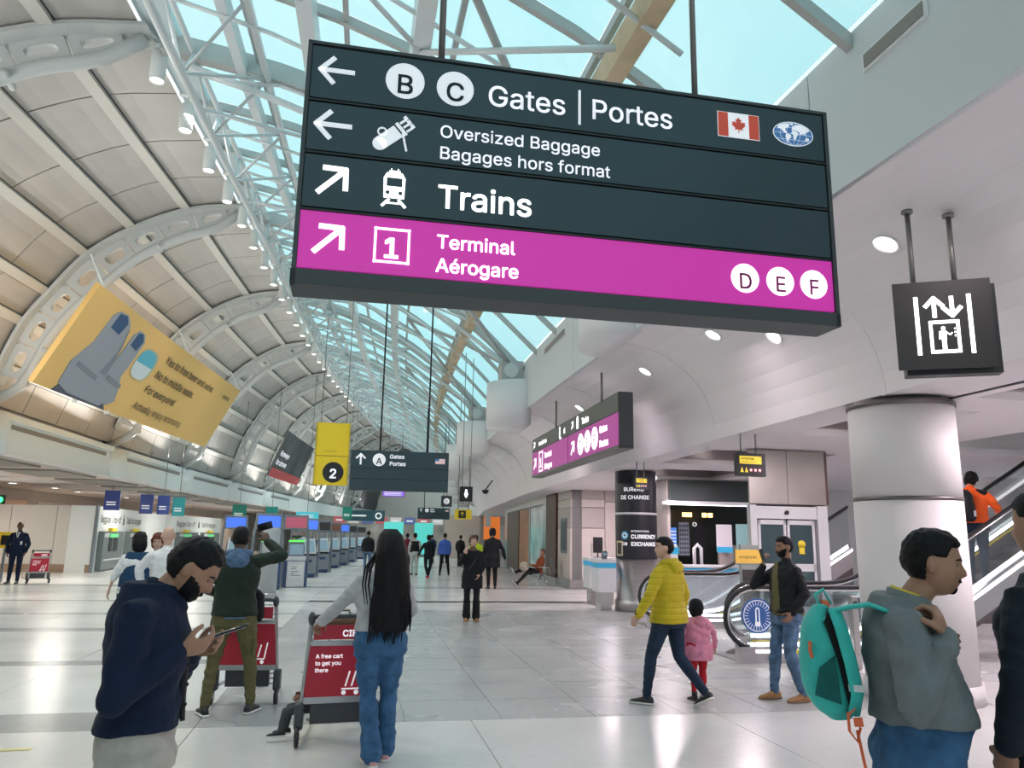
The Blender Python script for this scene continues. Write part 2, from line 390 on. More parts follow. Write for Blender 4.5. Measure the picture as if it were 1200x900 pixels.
# ---- the ribs under the vault: outer flange, lower tube, web plates with oval openings
def samp(P, u):
    d = [0]
    for a, b in zip(P[:-1], P[1:]): d.append(d[-1] + math.hypot(b[0] - a[0], b[1] - a[1]))
    x = u * d[-1]; return (lerp(d, [p[0] for p in P], x), lerp(d, [p[1] for p in P], x))
OP = [(t + .06, z - .06) for t, z in VP if z > 5.1]
for i, s in enumerate(RIBS):
    if s < 0: continue
    seg = 20 if i < 5 else 12
    out = [samp(OP, k / seg) for k in range(seg + 1)]; inn = [samp(IP, k / seg) for k in range(seg + 1)]
    out = [(t, gz(z, s)) for t, z in out]; inn = [(t, gz(z, s)) for t, z in inn]
    rib = MB(True).sweep([[(t, s - .32, z), (t, s + .32, z), (t + .06, s + .32, z - .06), (t + .06, s - .32, z - .06)] for t, z in out])
    r = struct('trim_%d' % (i + 1), rib, M_rib)
    f = inn[-1]
    MB(True).tube([(t, s, z) for t, z in inn] + [(-8.89, s, 4.8), (-9.3, s, 4.62)], .12, 10).build('lower_tube', M_rib, r, True)
    nw = 8; web = MB(True)
    for k in range(nw):
        u0, u1 = (k + .03) / nw * .93 + .05, (k + .97) / nw * .93 + .05
        A, B, Cc, D = samp(out, u0), samp(out, u1), samp(inn, u1), samp(inn, u0)
        def bl(x, y):
            return ((A[0] * (1 - x) + B[0] * x) * (1 - y) + (D[0] * (1 - x) + Cc[0] * x) * y, (A[1] * (1 - x) + B[1] * x) * (1 - y) + (D[1] * (1 - x) + Cc[1] * x) * y)
        N = 16 if i < 6 else 8; vs = []
        for sd in (-.05, .05):
            for j in range(N):
                a = 2 * PI * (j + .5) / N; c, n = math.cos(a), math.sin(a); q = max(abs(c), abs(n))
                e = .3
                ox, oy = .5 + .5 * c / q, .5 + .5 * n / q
                ix, iy = .5 + .32 * math.copysign(abs(c) ** .55, c), .5 + .19 * math.copysign(abs(n) ** .8, n)
                p = bl(ox, oy); vs.append((p[0], s + sd, p[1])); p = bl(ix, iy); vs.append((p[0], s + sd, p[1]))
        fs = []
        for j in range(N):
            l = (j + 1) % N
            for b in (0, 2 * N): fs.append((b + 2 * j, b + 2 * l, b + 2 * l + 1, b + 2 * j + 1))
            fs.append((2 * j + 1, 2 * l + 1, 2 * N + 2 * l + 1, 2 * N + 2 * j + 1))
        web.add(vs, fs)
        if k:
            a, b = samp(out, u0 - .01), samp(inn, u0 - .01)
            web.tube([(a[0], s, a[1]), (b[0], s, b[1])], .035, 6)
    web.build('web', M_rib, r)
    for u in (.33, .62, .86):
        a, b = samp(out, u), samp(inn, u)
        if i < 6: MB(True).tube([(b[0] + .13, s - .2, b[1]), (b[0] + .02, s + .34, b[1] + .05)], .06, 8).build('bracket', M_rib, r, True)
    MB(True).tube([(-8.3, s + .05, 5.2), (-9.25, s + .05, 4.75)], .07, 8).build('foot', M_rib, r, True)
# ---- gutter edge where the vault meets the glass
S_ = [-12 + 3 * j for j in range(38)]
struct('trim_20', MB(True).sweep([[(-3.45, s, gz(10.24, s)), (-3.12, s, gz(10.16, s)), (-3.12, s, gz(10.35, s)), (-3.75, s, gz(10.5, s))] for s in S_]), mat('gutter_metal', (.50, .60, .62), .45))
# ---- fascia, pilasters and gallery below the vault
M_blue = mat('upper_wall_metal', (.44, .46, .50), .3, .35, nscale=1.2, namt=.12)
fw_ = struct('wall_left_upper', MB(True).box(-9.75, -9.5, -14, 110, 3.6, 5.6, seg=50), M_dark)
for i in range(len(RIBS) - 1):
    s0, s1 = RIBS[i] + .5, RIBS[i + 1] - .5
    if s0 > 62 or s0 < 0: 
        continue
    MB(True).box(-9.5, -9.42, s0 - .2, s1 + .2, 4.55, 5.5, seg=4).build('upper_panel', M_blue, fw_)
    MB(True).box(-9.5, -9.0, s0, s1, 3.52, 4.35, seg=4).build('fascia_panel', M_fascia, fw_)
    MB(True).box(-9.5, -8.9, s0, s1, 4.35, 4.52, seg=4).build('ledge', M_fascia, fw_)
    MB(True).box(-9.0, -8.985, s0 + .5, s1 - .5, 4.16, 4.28, seg=4).build('slot_grille', M_grille, fw_)
    MB(True).box(-9.02, -8.94, s0, s1, 3.46, 3.56, seg=4).build('lower_lip', M_white, fw_)
    b_ = MB(True); b_.sweep([[(-9.3 + .62 * math.cos(a), RIBS[i] + .75 * math.sin(a), z) for a in [-PI / 2 + PI * j / 10 for j in range(11)]] for z in (3.5, 4.45)])
    b_.build('pilaster', M_fascia, fw_, True)
MB(True).box(-9.5, -8.95, 62, 110, 3.46, 4.5, seg=20).build('fascia_end', M_fascia, fw_)
MB(True).box(-9.5, -9.4, 62, 110, 4.5, 5.6, seg=20).build('upper_panel', M_blue, fw_)
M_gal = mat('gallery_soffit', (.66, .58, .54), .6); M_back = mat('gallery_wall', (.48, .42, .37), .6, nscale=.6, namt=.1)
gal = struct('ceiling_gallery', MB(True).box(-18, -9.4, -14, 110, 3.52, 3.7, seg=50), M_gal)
for s in [8.5 + 4.3 * k for k in range(14)]:
    MB(True).box(-11.6, -9.7, s + .5, s + 3.6, 3.46, 3.53, seg=2).build('ceiling_grille', M_grille, gal)
    MB(True).box(-14.4, -12.4, s + .5, s + 3.6, 3.49, 3.53, seg=2).build('ceiling_panel', M_soft, gal)
M_lens = mat('lamp_lens', (1, .96, .9), .4, emit=9)
for i_, s in enumerate((23, 25.5, 28, 31, 34, 37, 40, 43, 46, 49, 52)):
    t_ = -14.7 + (s % 2) * .3
    d = MB(); d.lathe([(.001, .0), (.16, .0), (.17, -.02), (.2, -.02), (.2, .02), (.001, .02)], n=16)
    o = d.build('downlight', M_white); o.location = hall(t_, s, 3.49); tag(o, 'round downlight over the check-in area, at about %d metres from the left front' % s if False else '%s round downlight over the check-in area, counted from the left of the photo' % ('first second third fourth fifth sixth seventh eighth ninth tenth eleventh'.split()[i_]), 'lamp', 'downlights over the check-in area')
    l = MB(); l.lathe([(.001, -.012), (.15, -.012), (.15, -.004), (.001, -.004)], n=16); l.build('lens', M_lens, o)
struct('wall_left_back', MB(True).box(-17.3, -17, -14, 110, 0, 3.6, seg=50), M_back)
for k, (s0, s1) in enumerate(((36, 40), (41, 44.5), (46, 50), (52, 57), (59, 66))):
    struct('trim_%d' % (30 + k), MB(True).box(-17, -16.94, s0, s1, .1, 3.0, seg=3), mat('back_panel', (.60, .52, .45), .6) if k % 2 else mat('peach_panel', (.75, .50, .36), .6))
# ---- bulkhead on the right
bh = struct('wall_right', MB(True).sweep([[(4.16, s, zbb(s) + .05), (5.9, s, zbb(s) + .05), (5.9, s, zbt(s) + 1), (4.16, s, zbt(s) - .02)] for s in S_]), M_dark)
be = [-6.9 + 4.3 * k for k in range(22)]
for a, b in zip(be[:-1], be[1:]):
    m = MB(True); m.sweep([[(4.1, s, zbb(s)), (4.17, s, zbb(s)), (4.17, s, zbt(s)), (4.1, s, zbt(s))] for s in (a + .008, (a + b) / 2, b - .008)]); m.build('bulkhead_panel', mat('bulkhead_paint', (.66, .69, .70), .6), bh)
for a, b, z0 in ((4.42, 5.18, 5.58), (15.2, 17.2, 5.86), (19.7, 21.9, 6.04), (24, 26.2, 6.1), (32, 34, 6.2)):
    MB(True).box(4.08, 4.12, a, b, z0, z0 + .17).build('grille_frame', M_white, bh)
    MB(True).box(4.07, 4.10, a + .03, b - .03, z0 + .025, z0 + .145).build('grille', M_grille, bh)
for i, s in enumerate(RIBS):
    if s < 9: continue
    tt = 3.5 if i == 2 else (3.15 if i == 3 else 3.05)
    zb, zt = (zbb(s) - .04, zbb(s) + .55) if i == 2 else (zbb(s) - .45, zbt(s) - .55)
    m = MB(True); W_ = .95
    m.sweep([[(4.2 - (4.2 - tt) * math.cos(a), s + W_ * math.sin(a), z) for a in [-PI / 2 + PI * j / 14 for j in range(15)]] for z in (zb, zt)])
    m.build('corbel_drum', M_white, bh, True)
    if i > 2:
        h = MB(True); h.box(3.5, 4.1, s - .35, s + .35, zt, zt + .6); h.build('truss_shoe', M_tubeg, bh)
        h = MB(True); h.tube([(3.75, s - .42, zt + .32), (3.75, s - .34, zt + .32)], .2, 20); h.build('pin', M_rib, bh)
# ---- vaulted soffit and low ceiling on the right
SP = [(4.1, 0), (4.3, .0)] + [(4.2 + 1.6 * math.sin(a), 1 - math.cos(a)) for a in [PI / 2 * k / 10 for k in range(1, 11)]]
def szz(q, s): return zbb(s) - (zbb(s) - 3.3) * q
struct('ceiling_vault', MB(True).sweep([[(t, s, szz(q, s)) for t, q in SP] + [(5.82, s, zbb(s) + .3), (4.14, s, zbb(s) + .3)] for s in S_]), M_soft, smooth=False)
for i, s in enumerate([3.2 + 4.3 * k for k in range(14)]):       # shallow cross ribs
    w2 = .03; dd = .012
    m = MB(True)
    m.sweep([[(t, s - w2, szz(q, s) + .05), (t, s - w2, szz(q, s) - dd), (t, s + w2, szz(q, s) - dd), (t, s + w2, szz(q, s) + .05)] for t, q in SP[1:]])
    struct('trim_%d' % (50 + i), m, M_soft)
HOLES = [(6.6, 7.7, 8.2, 10.8), (6.4, 8.9, 13.2, 15.9), (7.0, 9.6, 17.3, 20.6), (6.9, 8.4, 4.3, 7.4), (9.6, 15, 9.6, 12.3)]
ex = sorted({5.8, 18} | {h[0] for h in HOLES} | {h[1] for h in HOLES}); ey = sorted({-14, 110, 30, 50, 70, 90, 24, 0, -6} | {h[2] for h in HOLES} | {h[3] for h in HOLES})
m = MB(True)
for x0, x1 in zip(ex[:-1], ex[1:]):
    for y0, y1 in zip(ey[:-1], ey[1:]):
        cx, cy = (x0 + x1) / 2, (y0 + y1) / 2
        if any(h[0] < cx < h[1] and h[2] < cy < h[3] for h in HOLES): continue
        m.box(x0, x1, y0, y1, 3.3, 3.42)
lc = struct('ceiling_low', m, M_soft)
M_coff = mat('coffer_metal', (.33, .28, .29), .35, .4)
for h in HOLES[:4]:
    c = MB(True).box(h[0] - .05, h[1] + .05, h[2] - .05, h[3] + .05, 3.62, 3.66)
    c.build('coffer_lid', M_coff, lc)
    for a in ((h[0] - .03, h[0], h[2], h[3]), (h[1], h[1] + .03, h[2], h[3]), (h[0], h[1], h[2] - .03, h[2]), (h[0], h[1], h[3], h[3] + .03)):
        MB(True).box(*a, 3.4, 3.63).build('coffer_side', M_coff, lc)
    for u in (.25, .75):
        o = MB().lathe([(.001, 0), (.14, 0), (.14, .03), (.001, .03)], n=16).build('downlight', M_lens, None); o.location = hall(h[0] + (h[1] - h[0]) * .5, h[2] + (h[3] - h[2]) * u, 3.585)
        tag(o, '%s small downlight in the %s dark ceiling coffer' % ('nearer' if u < .5 else 'farther', {6.6: 'lift-side', 6.4: 'currency totem', 7.0: 'exchange booth', 6.9: 'big column'}[h[0]]), 'lamp', 'downlights in the dark ceiling coffers')
MB(True).box(6.62, 6.66, 3, 7.6, 3.285, 3.3).build('slot', M_dark, lc)
for t, s, z in ((5.0, 10.07, None), (5.0, 6.24, None), (5.0, 12.9, None), (5.35, 9, None), (5.0, 17.5, None)):
    q = lerp([p[0] for p in SP], [p[1] for p in SP], t); zz = szz(q, s); sl_ = math.atan2((szz(lerp([p[0] for p in SP], [p[1] for p in SP], t + .1), s) - zz), .1)
    o = MB().lathe([(.001, -.004), (.10, -.004), (.12, -.02), (.14, -.02), (.14, .03), (.001, .03)], n=20).build('downlight', M_white); o.location = hall(t, s, zz); o.rotation_euler = (0, -sl_, 0)
    MB().lathe([(.001, -.01), (.095, -.01), (.095, -.002), (.001, -.002)], n=20).build('lens', M_lens, o)
    tag(o, {6.24: 'round downlight in the curved soffit just left of the lift sign', 10.07: 'round downlight in the curved soffit below the big sign, right of centre', 12.9: 'round downlight in the curved soffit above the purple sign end', 9: 'round downlight in the curved soffit between the big sign and the lift sign'}.get(s, 'farthest round downlight in the curved soffit, behind the purple sign'), 'lamp', 'downlights in the curved soffit')
# ---- walls on the right
M_beige = mat('beige_panel', (.66, .59, .55), .55); M_beiged = mat('taupe_panel', (.50, .44, .42), .5); M_brown = mat('brown_wood', (.10, .045, .030), .45, nscale=6, namt=.3, stretch=(1, 1, .2))
wr = struct('wall_right_shop', MB(True).box(6.85, 7.2, 26, 45, 0, 3.4, seg=10).box(6.85, 12, 26.1, 26.4, 0, 3.4), M_joint)
for t0, t1, z0, z1, mm in ((6.82, 8.0, .3, 2.0, M_beige), (6.82, 8.0, 2.02, 2.7, M_beiged), (6.82, 8.0, 2.72, 2.98, M_beige), (6.82, 8.0, 3.0, 3.38, M_beiged),
                           (8.02, 9.2, .3, 2.9, M_beige), (8.02, 9.2, 2.92, 3.38, M_beiged), (9.22, 10.4, .3, 2.0, M_beige), (9.22, 10.4, 2.02, 3.38, M_beiged)):
    MB(True).box(t0, t1, 26.0, 26.1, z0, z1).build('wall_panel', mm, wr)
MB(True).box(6.8, 10.5, 25.96, 26.1, 0, .29).build('skirting', M_steel, wr)
for z0, z1, mm in ((.3, 2.0, M_beige), (2.02, 2.7, M_beiged), (2.72, 2.98, M_beige), (3.0, 3.38, M_beiged)):
    MB(True).box(6.8, 6.86, 26.02, 28.1, z0, z1).build('wall_panel', mm, wr)
MB(True).box(6.78, 6.86, 26.0, 28.1, 0, .29).build('skirting', M_steel, wr)
MB(True).box(6.72, 6.9, 28.15, 30.1, .25, 3.4).build('brown_pillar', M_brown, wr)
MB(True).box(6.70, 6.9, 28.1, 30.15, 0, .25).build('skirting', M_steel, wr)
shop_glass = mat('shop_display', (.55, .62, .62), .15, nscale=.9, namt=.45)
MB(True).box(6.80, 6.86, 30.2, 31.3, 0, 3.4).build('steel_jamb', M_steel, wr)
MB(True).box(6.82, 6.86, 31.4, 34.6, .1, 2.95).build('shop_pane', shop_glass, wr)
MB(True).box(6.80, 6.86, 34.7, 35.0, 0, 3.1).build('steel_jamb', M_steel, wr)
MB(True).box(6.80, 6.86, 35.1, 38.2, .1, 2.95).build('copper_panel', mat('copper', (.45, .20, .09), .5, nscale=1, namt=.3), wr)
MB(True).box(6.78, 6.86, 38.4, 43.4, .1, 2.95).build('brown_panel', M_brown, wr)
MB(True).box(6.76, 6.86, 43.5, 45, 0, 3.4).build('steel_jamb', M_steel, wr)
MB(True).box(6.76, 6.86, 30.2, 45, 3.0, 3.4, seg=6).build('header', M_batten, wr)
struct('wall_right_far', MB(True).box(6.0, 6.6, 62, 100, 0, 3.3, seg=8).box(3.2, 7, 62, 62.3, 0, 3.3), mat('far_wall', (.62, .52, .45), .6))
struct('wall_right_side', MB(True).box(17.5, 18, -14, 60, 0, 3.4, seg=10), M_wall)
struct('wall_right_back', MB(True).box(8.9, 18, 22.3, 22.6, 0, 3.4), M_wall)
wl = struct('wall_right_landing', MB(True).box(9.9, 16, 13.4, 13.6, 0, 3.0).box(15.6, 15.9, 9.4, 13.5, 0, 6).box(9.5, 16, 9.4, 9.6, 3.4, 6).box(9.5, 16, 12.35, 12.5, 3.4, 6).box(9.4, 16, 9.4, 12.5, 6, 6.1), M_wall)
MB(True).box(11.0, 11.12, 12.8, 12.98, 0, 3.3).build('post', M_wall, wl)
# far end of the hall
struct('wall_end', MB(True).box(-18, 8, 104, 104.4, 0, 15), mat('end_wall', (.78, .75, .70), .6))
# ---- columns
def column(t, s, r, z1, name, mshaft, label, rings=(2.08,)):
    rt = thing(name, label, 'column', t, s)
    MB().lathe([(r * 1.03, 0), (r * 1.03, .18), (r * 1.0, .19)], n=48).build('base_ring', M_wall, rt, True)
    return rt
col = thing('round_column', 'thick white round column behind the man in the grey sweater', 'column', 6.29, 7.9)
zs = [.2, 2.14, 2.17, 3.16]
MB().lathe([(.60, 0), (.60, .2), (.001, .2), (.001, 0)], n=48).build('base_ring', M_wall, col)
MB().lathe([(.001, .2), (.57, .2), (.57, 2.13), (.001, 2.13)], n=64).build('shaft_cladding', M_wall, col)
MB().lathe([(.001, 2.13), (.565, 2.13), (.575, 2.135), (.575, 2.17), (.001, 2.17)], n=64).build('steel_band', M_steeld, col)
MB().lathe([(.001, 2.17), (.57, 2.17), (.57, 3.2), (.001, 3.2)], n=64).build('shaft_cladding', M_wall, col)
MB().lathe([(.001, 3.2), (.585, 3.2), (.585, 3.25), (.5, 3.3), (.001, 3.3)], n=64).build('capital_band', M_steeld, col)
for ch in col.children: ch.data.polygons.foreach_set('use_smooth', [abs(p.normal.z) < .5 for p in ch.data.polygons])
# ---- glass roof
gr = struct('ceiling_glass', MB(True).sweep([[(-3.46, s, roofz(-3.4, s)), (-3.38, s, roofz(-3.4, s)), (-3.38, s, roofz(-3.4, s) + .2), (-3.46, s, roofz(-3.4, s) + .2)] for s in S_]), M_tubew)
rowt = [-3.15, -1.9, -.45, 1.0, 2.5, 4.1]; bays = [-7.55 + 2.15 * k for k in range(52)]
fp = MB(True)
for i in range(len(bays) - 1):
    for a, b in zip(rowt[:-1], rowt[1:]):
        s0, s1 = bays[i] + .03, bays[i + 1] - .03; vs = []
        for up_ in (0, .02):
            for s in (s0, s1):
                for u in (0, .5, 1): t = a + .03 + (b - a - .06) * u; vs.append((t, s, roofz(t, s) + up_))
        fs = [(0, 1, 4, 3), (1, 2, 5, 4), (6, 9, 10, 7), (7, 10, 11, 8), (0, 6, 7, 1), (1, 7, 8, 2), (3, 4, 10, 9), (4, 5, 11, 10), (0, 3, 9, 6), (2, 8, 11, 5)]
        if bays[i] < 90: m = MB(True).add(vs, fs); m.build('roof_pane', M_glassroof, gr)
        else: fp.add(vs, fs)
tag(fp.build('roof_panes', M_glassroof, gr), kind='stuff')
for i, s in enumerate(bays):                      # sloping rafters
    big = (i % 4 == 1)
    wd, dp = (.10, .34) if big else (.045, .16)
    sk = .32                                         # they run slightly askew
    T_ = [4.1 - 7.5 * k / 8 for k in range(9)]
    MB(True).sweep([[(t, s + x + 0 * sk, roofz(t, s) + y) for x, y in ((-wd, -.02), (-wd, -dp), (wd, -dp), (wd, -.02))] for t in T_]).build('rafter', M_tubeg, gr)
for t in rowt[1:-1]:
    MB(True).sweep([[(t + x, s, roofz(t, s) + y) for x, y in ((-.035, -.02), (-.035, -.14), (.035, -.14), (.035, -.02))] for s in S_]).build('purlin', M_tubeg, gr)
def long_beam(nm, t, s0, s1, wx, dz, off, m):
    MB(True).sweep([[(t + x, s, roofz(t, s) - off + y) for x, y in ((-wx, 0), (-wx * .8, -dz), (wx * .8, -dz), (wx, 0))] for s in [s0 + (s1 - s0) * k / 24 for k in range(25)]]).build(nm, m, gr)
long_beam('long_beam', -2.15, -6, 100, .09, .22, .18, M_tubew)
long_beam('long_beam', -.97, -6, 100, .13, .3, .18, M_tubew)
long_beam('long_beam', .55, -6, 100, .14, .32, .18, M_tubew)
long_beam('tan_beam', 2.62, -6, 100, .13, .28, .18, M_tan)
# cross trusses of round tube at each rib and half-way
for i, s in enumerate([3.2 + 8.6 * k for k in range(10)]):
    m = MB(True)
    lo = [(t, s, roofz(t, s) - (.45 + .30 * math.sin(PI * (3.8 - t) / 6.9))) for t in [3.8 - 6.9 * k / 8 for k in range(9)]]
    hi = [(t, s, roofz(t, s) - .3) for t in [3.8 - 6.9 * k / 8 for k in range(9)]]
    m.tube(lo, .06, 8)
    for k in (0, 3, 6): m.tube([hi[k], lo[k + 1]], .035, 6)
    m.build('cross_truss', M_tubew, gr, True)
for i in range(8):                                  # diagonal wind bracing
    s = 3.2 + 8.6 * i; 
    for q in range(4):
        s2 = s + 1.07 + 2.15 * q; MB(True).tube([(t, s2 + (3 - t) * -.12, roofz(t, s2) - .45) for t in (3.0, 1.5, 0, -1.5, -2.9)], .032, 6).build('tie_rod', M_tubew, gr, True)
    for a, b, t0, t1 in ((s, s + 4.3, 3.9, 1.0), (s + 4.3, s + 8.6, 1.0, 3.9)):
        MB(True).tube([(t0, a, roofz(t0, a) - .3), ((t0 + t1) / 2, (a + b) / 2, roofz((t0 + t1) / 2, s) - .32), (t1, b, roofz(t1, b) - .3)], .055, 8).build('brace', M_tubeg, gr, True)
# white tubular lattice that runs beside the vault
N_ = 31; ss = [1.0 + 2.15 * k for k in range(N_)]
def L1(s): return (-2.9, s, roofz(-2.9, s) - .25)
def L2(s): return (-1.75, s, roofz(-1.75, s) - .35)
def L3(s): return (-2.75, s, roofz(-2.75, s) - 1.15)
def L4(s): return (-3.05, s, roofz(-3.0, s) - .75)
lat = MB(True)
for F, r in ((L1, .05), (L2, .06), (L3, .065)): MB(True).tube([F(s) for s in ss], r, 7).build('lattice_chord', M_tubew, gr, True)
for i in range(N_ - 1):
    a, b = ss[i], ss[i + 1]; m = MB(True)
    m.tube([L1(a), L3((a + b) / 2), L1(b)], .03, 6); m.tube([L2(a), L3((a + b) / 2), L2(b)], .03, 6)
    m.tube([L1(a), L2(a)], .03, 6)
    m.build('lattice_web', M_tubew, gr, True)
for s in [3.2 + 4.3 * k for k in range(14)]:       # slim struts between long beams
    m = MB(True); m.tube([L2(s), (-.97, s, roofz(-.97, s) - .4), (.55, s + 1.4, roofz(.55, s) - .42)], .035, 6); m.tube([L3(s), (-.97, s + 1.4, roofz(-.97, s) - .4)], .035, 6)
    m.tube([(.55, s + 1.4, roofz(.55, s) - .42), (2.62, s - .6, roofz(2.62, s) - .38)], .04, 6)
    m.build('strut', M_tubew, gr, True)
# ---- cylinder spotlights hung along the edge of the vault
M_spot = mat('spot_body', (.80, .82, .80), .45); M_hot = mat('spot_lens', (1, .98, .93), .4, emit=12)
ORD = 'first second third fourth fifth sixth seventh eighth ninth tenth eleventh twelfth thirteenth fourteenth fifteenth sixteenth seventeenth eighteenth nineteenth twentieth twenty-first twenty-second twenty-third'.split()
sp0 = thing('ceiling_spotlight', 'x', 'lamp', -3.3, 12.0, 9.3, group='cylinder spotlights along the vault edge')
MB().lathe([(.001, .05), (.095, .05), (.105, 0), (.12, 0), (.12, .50), (.10, .53), (.001, .53)], n=20).build('housing', M_spot, sp0, True)
MB().lathe([(.001, .02), (.095, .02), (.095, .07), (.001, .07)], n=16).build('lens', M_hot, sp0)
MB().tube([(0, 0, .53), (0, 0, .72)], .02, 8).box(-.16, .05, -.04, .04, .70, .73).build('stem', M_spot, sp0)
spots = [12.0, 13.9, 15.9, 17.9, 19.8, 21.6, 23.5, 25.4, 27.3, 29.2, 31.2, 33.1, 35.0, 37.0, 39, 41, 43, 45, 47, 49, 51, 53, 55]
for i, s in enumerate(spots):
    o = sp0 if i == 0 else copy_tree(sp0)
    o['label'] = '%s white cylinder spotlight along the vault edge, counted from the camera' % ORD[i]
    o.location = hall(-3.48, s, gz(10.12, s) - .60); o.rotation_euler = (0, 0, face_rot(s))
# ================================================================ PEOPLE
def V(*a): return Vector(a)
def ss_(x): x = max(0., min(1., x)); return x * x * (3 - 2 * x)
def head_pt(az, el, off=0., jaw=1.):
    x = .074 * math.sin(az) * math.cos(el); 
    ce = max(0, 1 - abs(math.sin(el)) ** 2.5) ** .42
    sx, cx = math.sin(az), math.cos(az)
    z = .116 * math.sin(el)
    t = max(0., -z / .116)
    x = (.074 + off) * sx * ce * (1 - .30 * t * t * jaw); fr = (.090 if cx > 0 else .098) + off
    y = fr * cx * ce
    if cx < 0: y *= (1 - .50 * ss_(t * 1.25))
    else:
        y *= 1 + .03 * t
        g = lambda v, c, w_: math.exp(-((v - c) / w_) ** 2)
        a = cx ** .5
        ax = abs(x)
        nose = g(x, 0, .0095 + .004 * ss_((-z) / .04)) * (ss_((.020 - z) / .052) if z > -.034 else ss_((z + .050) / .016))
        y += a * (.024 * nose - .010 * g(ax, .031, .015) * g(z, 0, .013) + .005 * g(z, .024, .010) * g(x, 0, .05)
                  + .007 * g(x, 0, .021) * (g(z, -.061, .006) + .9 * g(z, -.074, .007)) - .003 * g(z, -.0675, .003) * g(x, 0, .02)
                  + .009 * g(x, 0, .024) * g(z, -.100, .016) + .004 * g(ax, .045, .02) * g(z, -.03, .02))
    return Vector((x, y, z + (off if z > 0 else 0) * abs(math.sin(el))))
def head_mesh(mb, X, n=72, m=44):
    rings = []
    for i in range(m + 1):
        el = -PI / 2 * .985 + PI * .985 * i / m; ring = []
        for k in range(n):
            a = 2 * PI * k / n; a2 = a - .3 * math.sin(a)
            ring.append(X @ head_pt(a2, el))
        rings.append(ring)
    mb.sweep(rings)
    for sg in (-1, 1):
        r = Euler((0, 0, sg * .3)).to_matrix()
        mb.ell(X @ V(sg * .081, -.010, -.004), (.013, .020, .032), 12, 8, rot=X.to_3x3() @ r)
def patch(mb, X, mask, off, n=64, m=40, rough=0., inner=-.004, seed=0):
    """closed shell that follows the head where mask(az, el) > 0; thickness grows with the mask"""
    g = {}; vs = []; fs = []
    def pt(i, k, o):
        el = -PI / 2 * .98 + PI * .98 * i / m; a = 2 * PI * k / n - PI
        q = mask(a, el)
        p = head_pt(a, el, 0)
        if o:
            nrm = V(p.x / .074 ** 2, p.y / .09 ** 2, p.z / .116 ** 2).normalized()
            d = off * min(1, max(0, q) * 4) * (1 + rough * noise.noise(p * 60 + V(seed, 0, 0)))
            p = p + nrm * (d + .001)
        else: p = p * .96
        return X @ p
    def vid(i, k, o):
        key = (i, k % n, o)
        if key not in g: g[key] = len(vs); vs.append(pt(i, k % n, o))
        return g[key]
    cells = set()
    for i in range(m):
        for k in range(n):
            el = -PI / 2 * .98 + PI * .98 * (i + .5) / m; a = 2 * PI * (k + .5) / n - PI
            if mask(a, el) > 0: cells.add((i, k))
    for i, k in cells:
        fs.append((vid(i, k, 1), vid(i, k + 1, 1), vid(i + 1, k + 1, 1), vid(i + 1, k, 1)))
        fs.append((vid(i, k, 0), vid(i + 1, k, 0), vid(i + 1, k + 1, 0), vid(i, k + 1, 0)))
        for (di, dk), (p, q) in (((-1, 0), ((i, k), (i, k + 1))), ((1, 0), ((i + 1, k + 1), (i + 1, k))), ((0, 1), ((i, k + 1), (i + 1, k + 1))), ((0, -1), ((i + 1, k), (i, k)))):
            if (i + di, (k + dk) % n) not in cells: fs.append((vid(*p, 1), vid(*p, 0), vid(*q, 0), vid(*q, 1)))
    mb.add(vs, fs)
def hair_mask(front=.062, side=-.01, back=-.07, beard=False):
    def f(a, el):
        c = math.cos(a)
        z = .116 * math.sin(el)
        if c > .35: lim = side + (front - side) * ss_((c - .35) / .35)
        elif c > -.1: lim = side
        else: lim = side + (back - side) * ss_((-.1 - c) / .4)
        return (z - lim) / .03
    return f
def beard_mask(a, el):
    c = math.cos(a); z = .116 * math.sin(el); x = abs(.074 * math.sin(a))
    if c < .12: return -1
    if x < .018 and -.077 < z < -.058: return -.1
    top = -.056 if x < .03 else -.056 + (x - .03) * 1.0
    return min((top - z) / .02, (c - .12) * 3, 1)
def mous_mask(a, el):
    c = math.cos(a); z = .116 * math.sin(el); x = .074 * math.sin(a)
    if c < .3: return -1
    if z < -.078: return min(1 - abs(x) / .017, (-.080 - z) / .01, (z + .104) / .01)
    return min(1 - abs(x) / .026, 1 - abs(z + .054) / .007)
def remesh(o, vox, smooth=1, fold=0., fscale=6., seed=0, amp2=0.):
    md = o.modifiers.new('r', 'REMESH'); md.mode = 'VOXEL'; md.voxel_size = vox; md.use_smooth_shade = True
    if smooth:
        sm = o.modifiers.new('s', 'SMOOTH'); sm.factor = .5; sm.iterations = smooth
    dg = bpy.context.evaluated_depsgraph_get(); me = bpy.data.meshes.new_from_object(o.evaluated_get(dg))
    o.modifiers.clear(); old = o.data; me.name = old.name
    if not me.materials:
        for m_ in old.materials: me.materials.append(m_)
    o.data = me; bpy.data.meshes.remove(old)
    if fold:
        n = len(me.vertices); co = [0.] * (3 * n); me.vertices.foreach_get('co', co)
        no = [0.] * (3 * n); me.vertex_normals.foreach_get('vector', no)
        for i in range(n):
            x, y, z = co[3 * i:3 * i + 3]
            f = noise.noise(V((x + y * .4) * fscale * .7 + seed, y * fscale * .7, z * fscale * 1.9 + x * fscale * .8))
            f2 = noise.noise(V(x * fscale * 2.3 + 9, y * fscale * 2.3 + seed, z * fscale * 3.4))
            d = fold * (-abs(f) * 1.6 + .35 + .35 * f2)
            for k in range(3): co[3 * i + k] += no[3 * i + k] * d
        me.vertices.foreach_set('co', co); me.update()
    me.polygons.foreach_set('use_smooth', [True] * len(me.polygons))
    return o
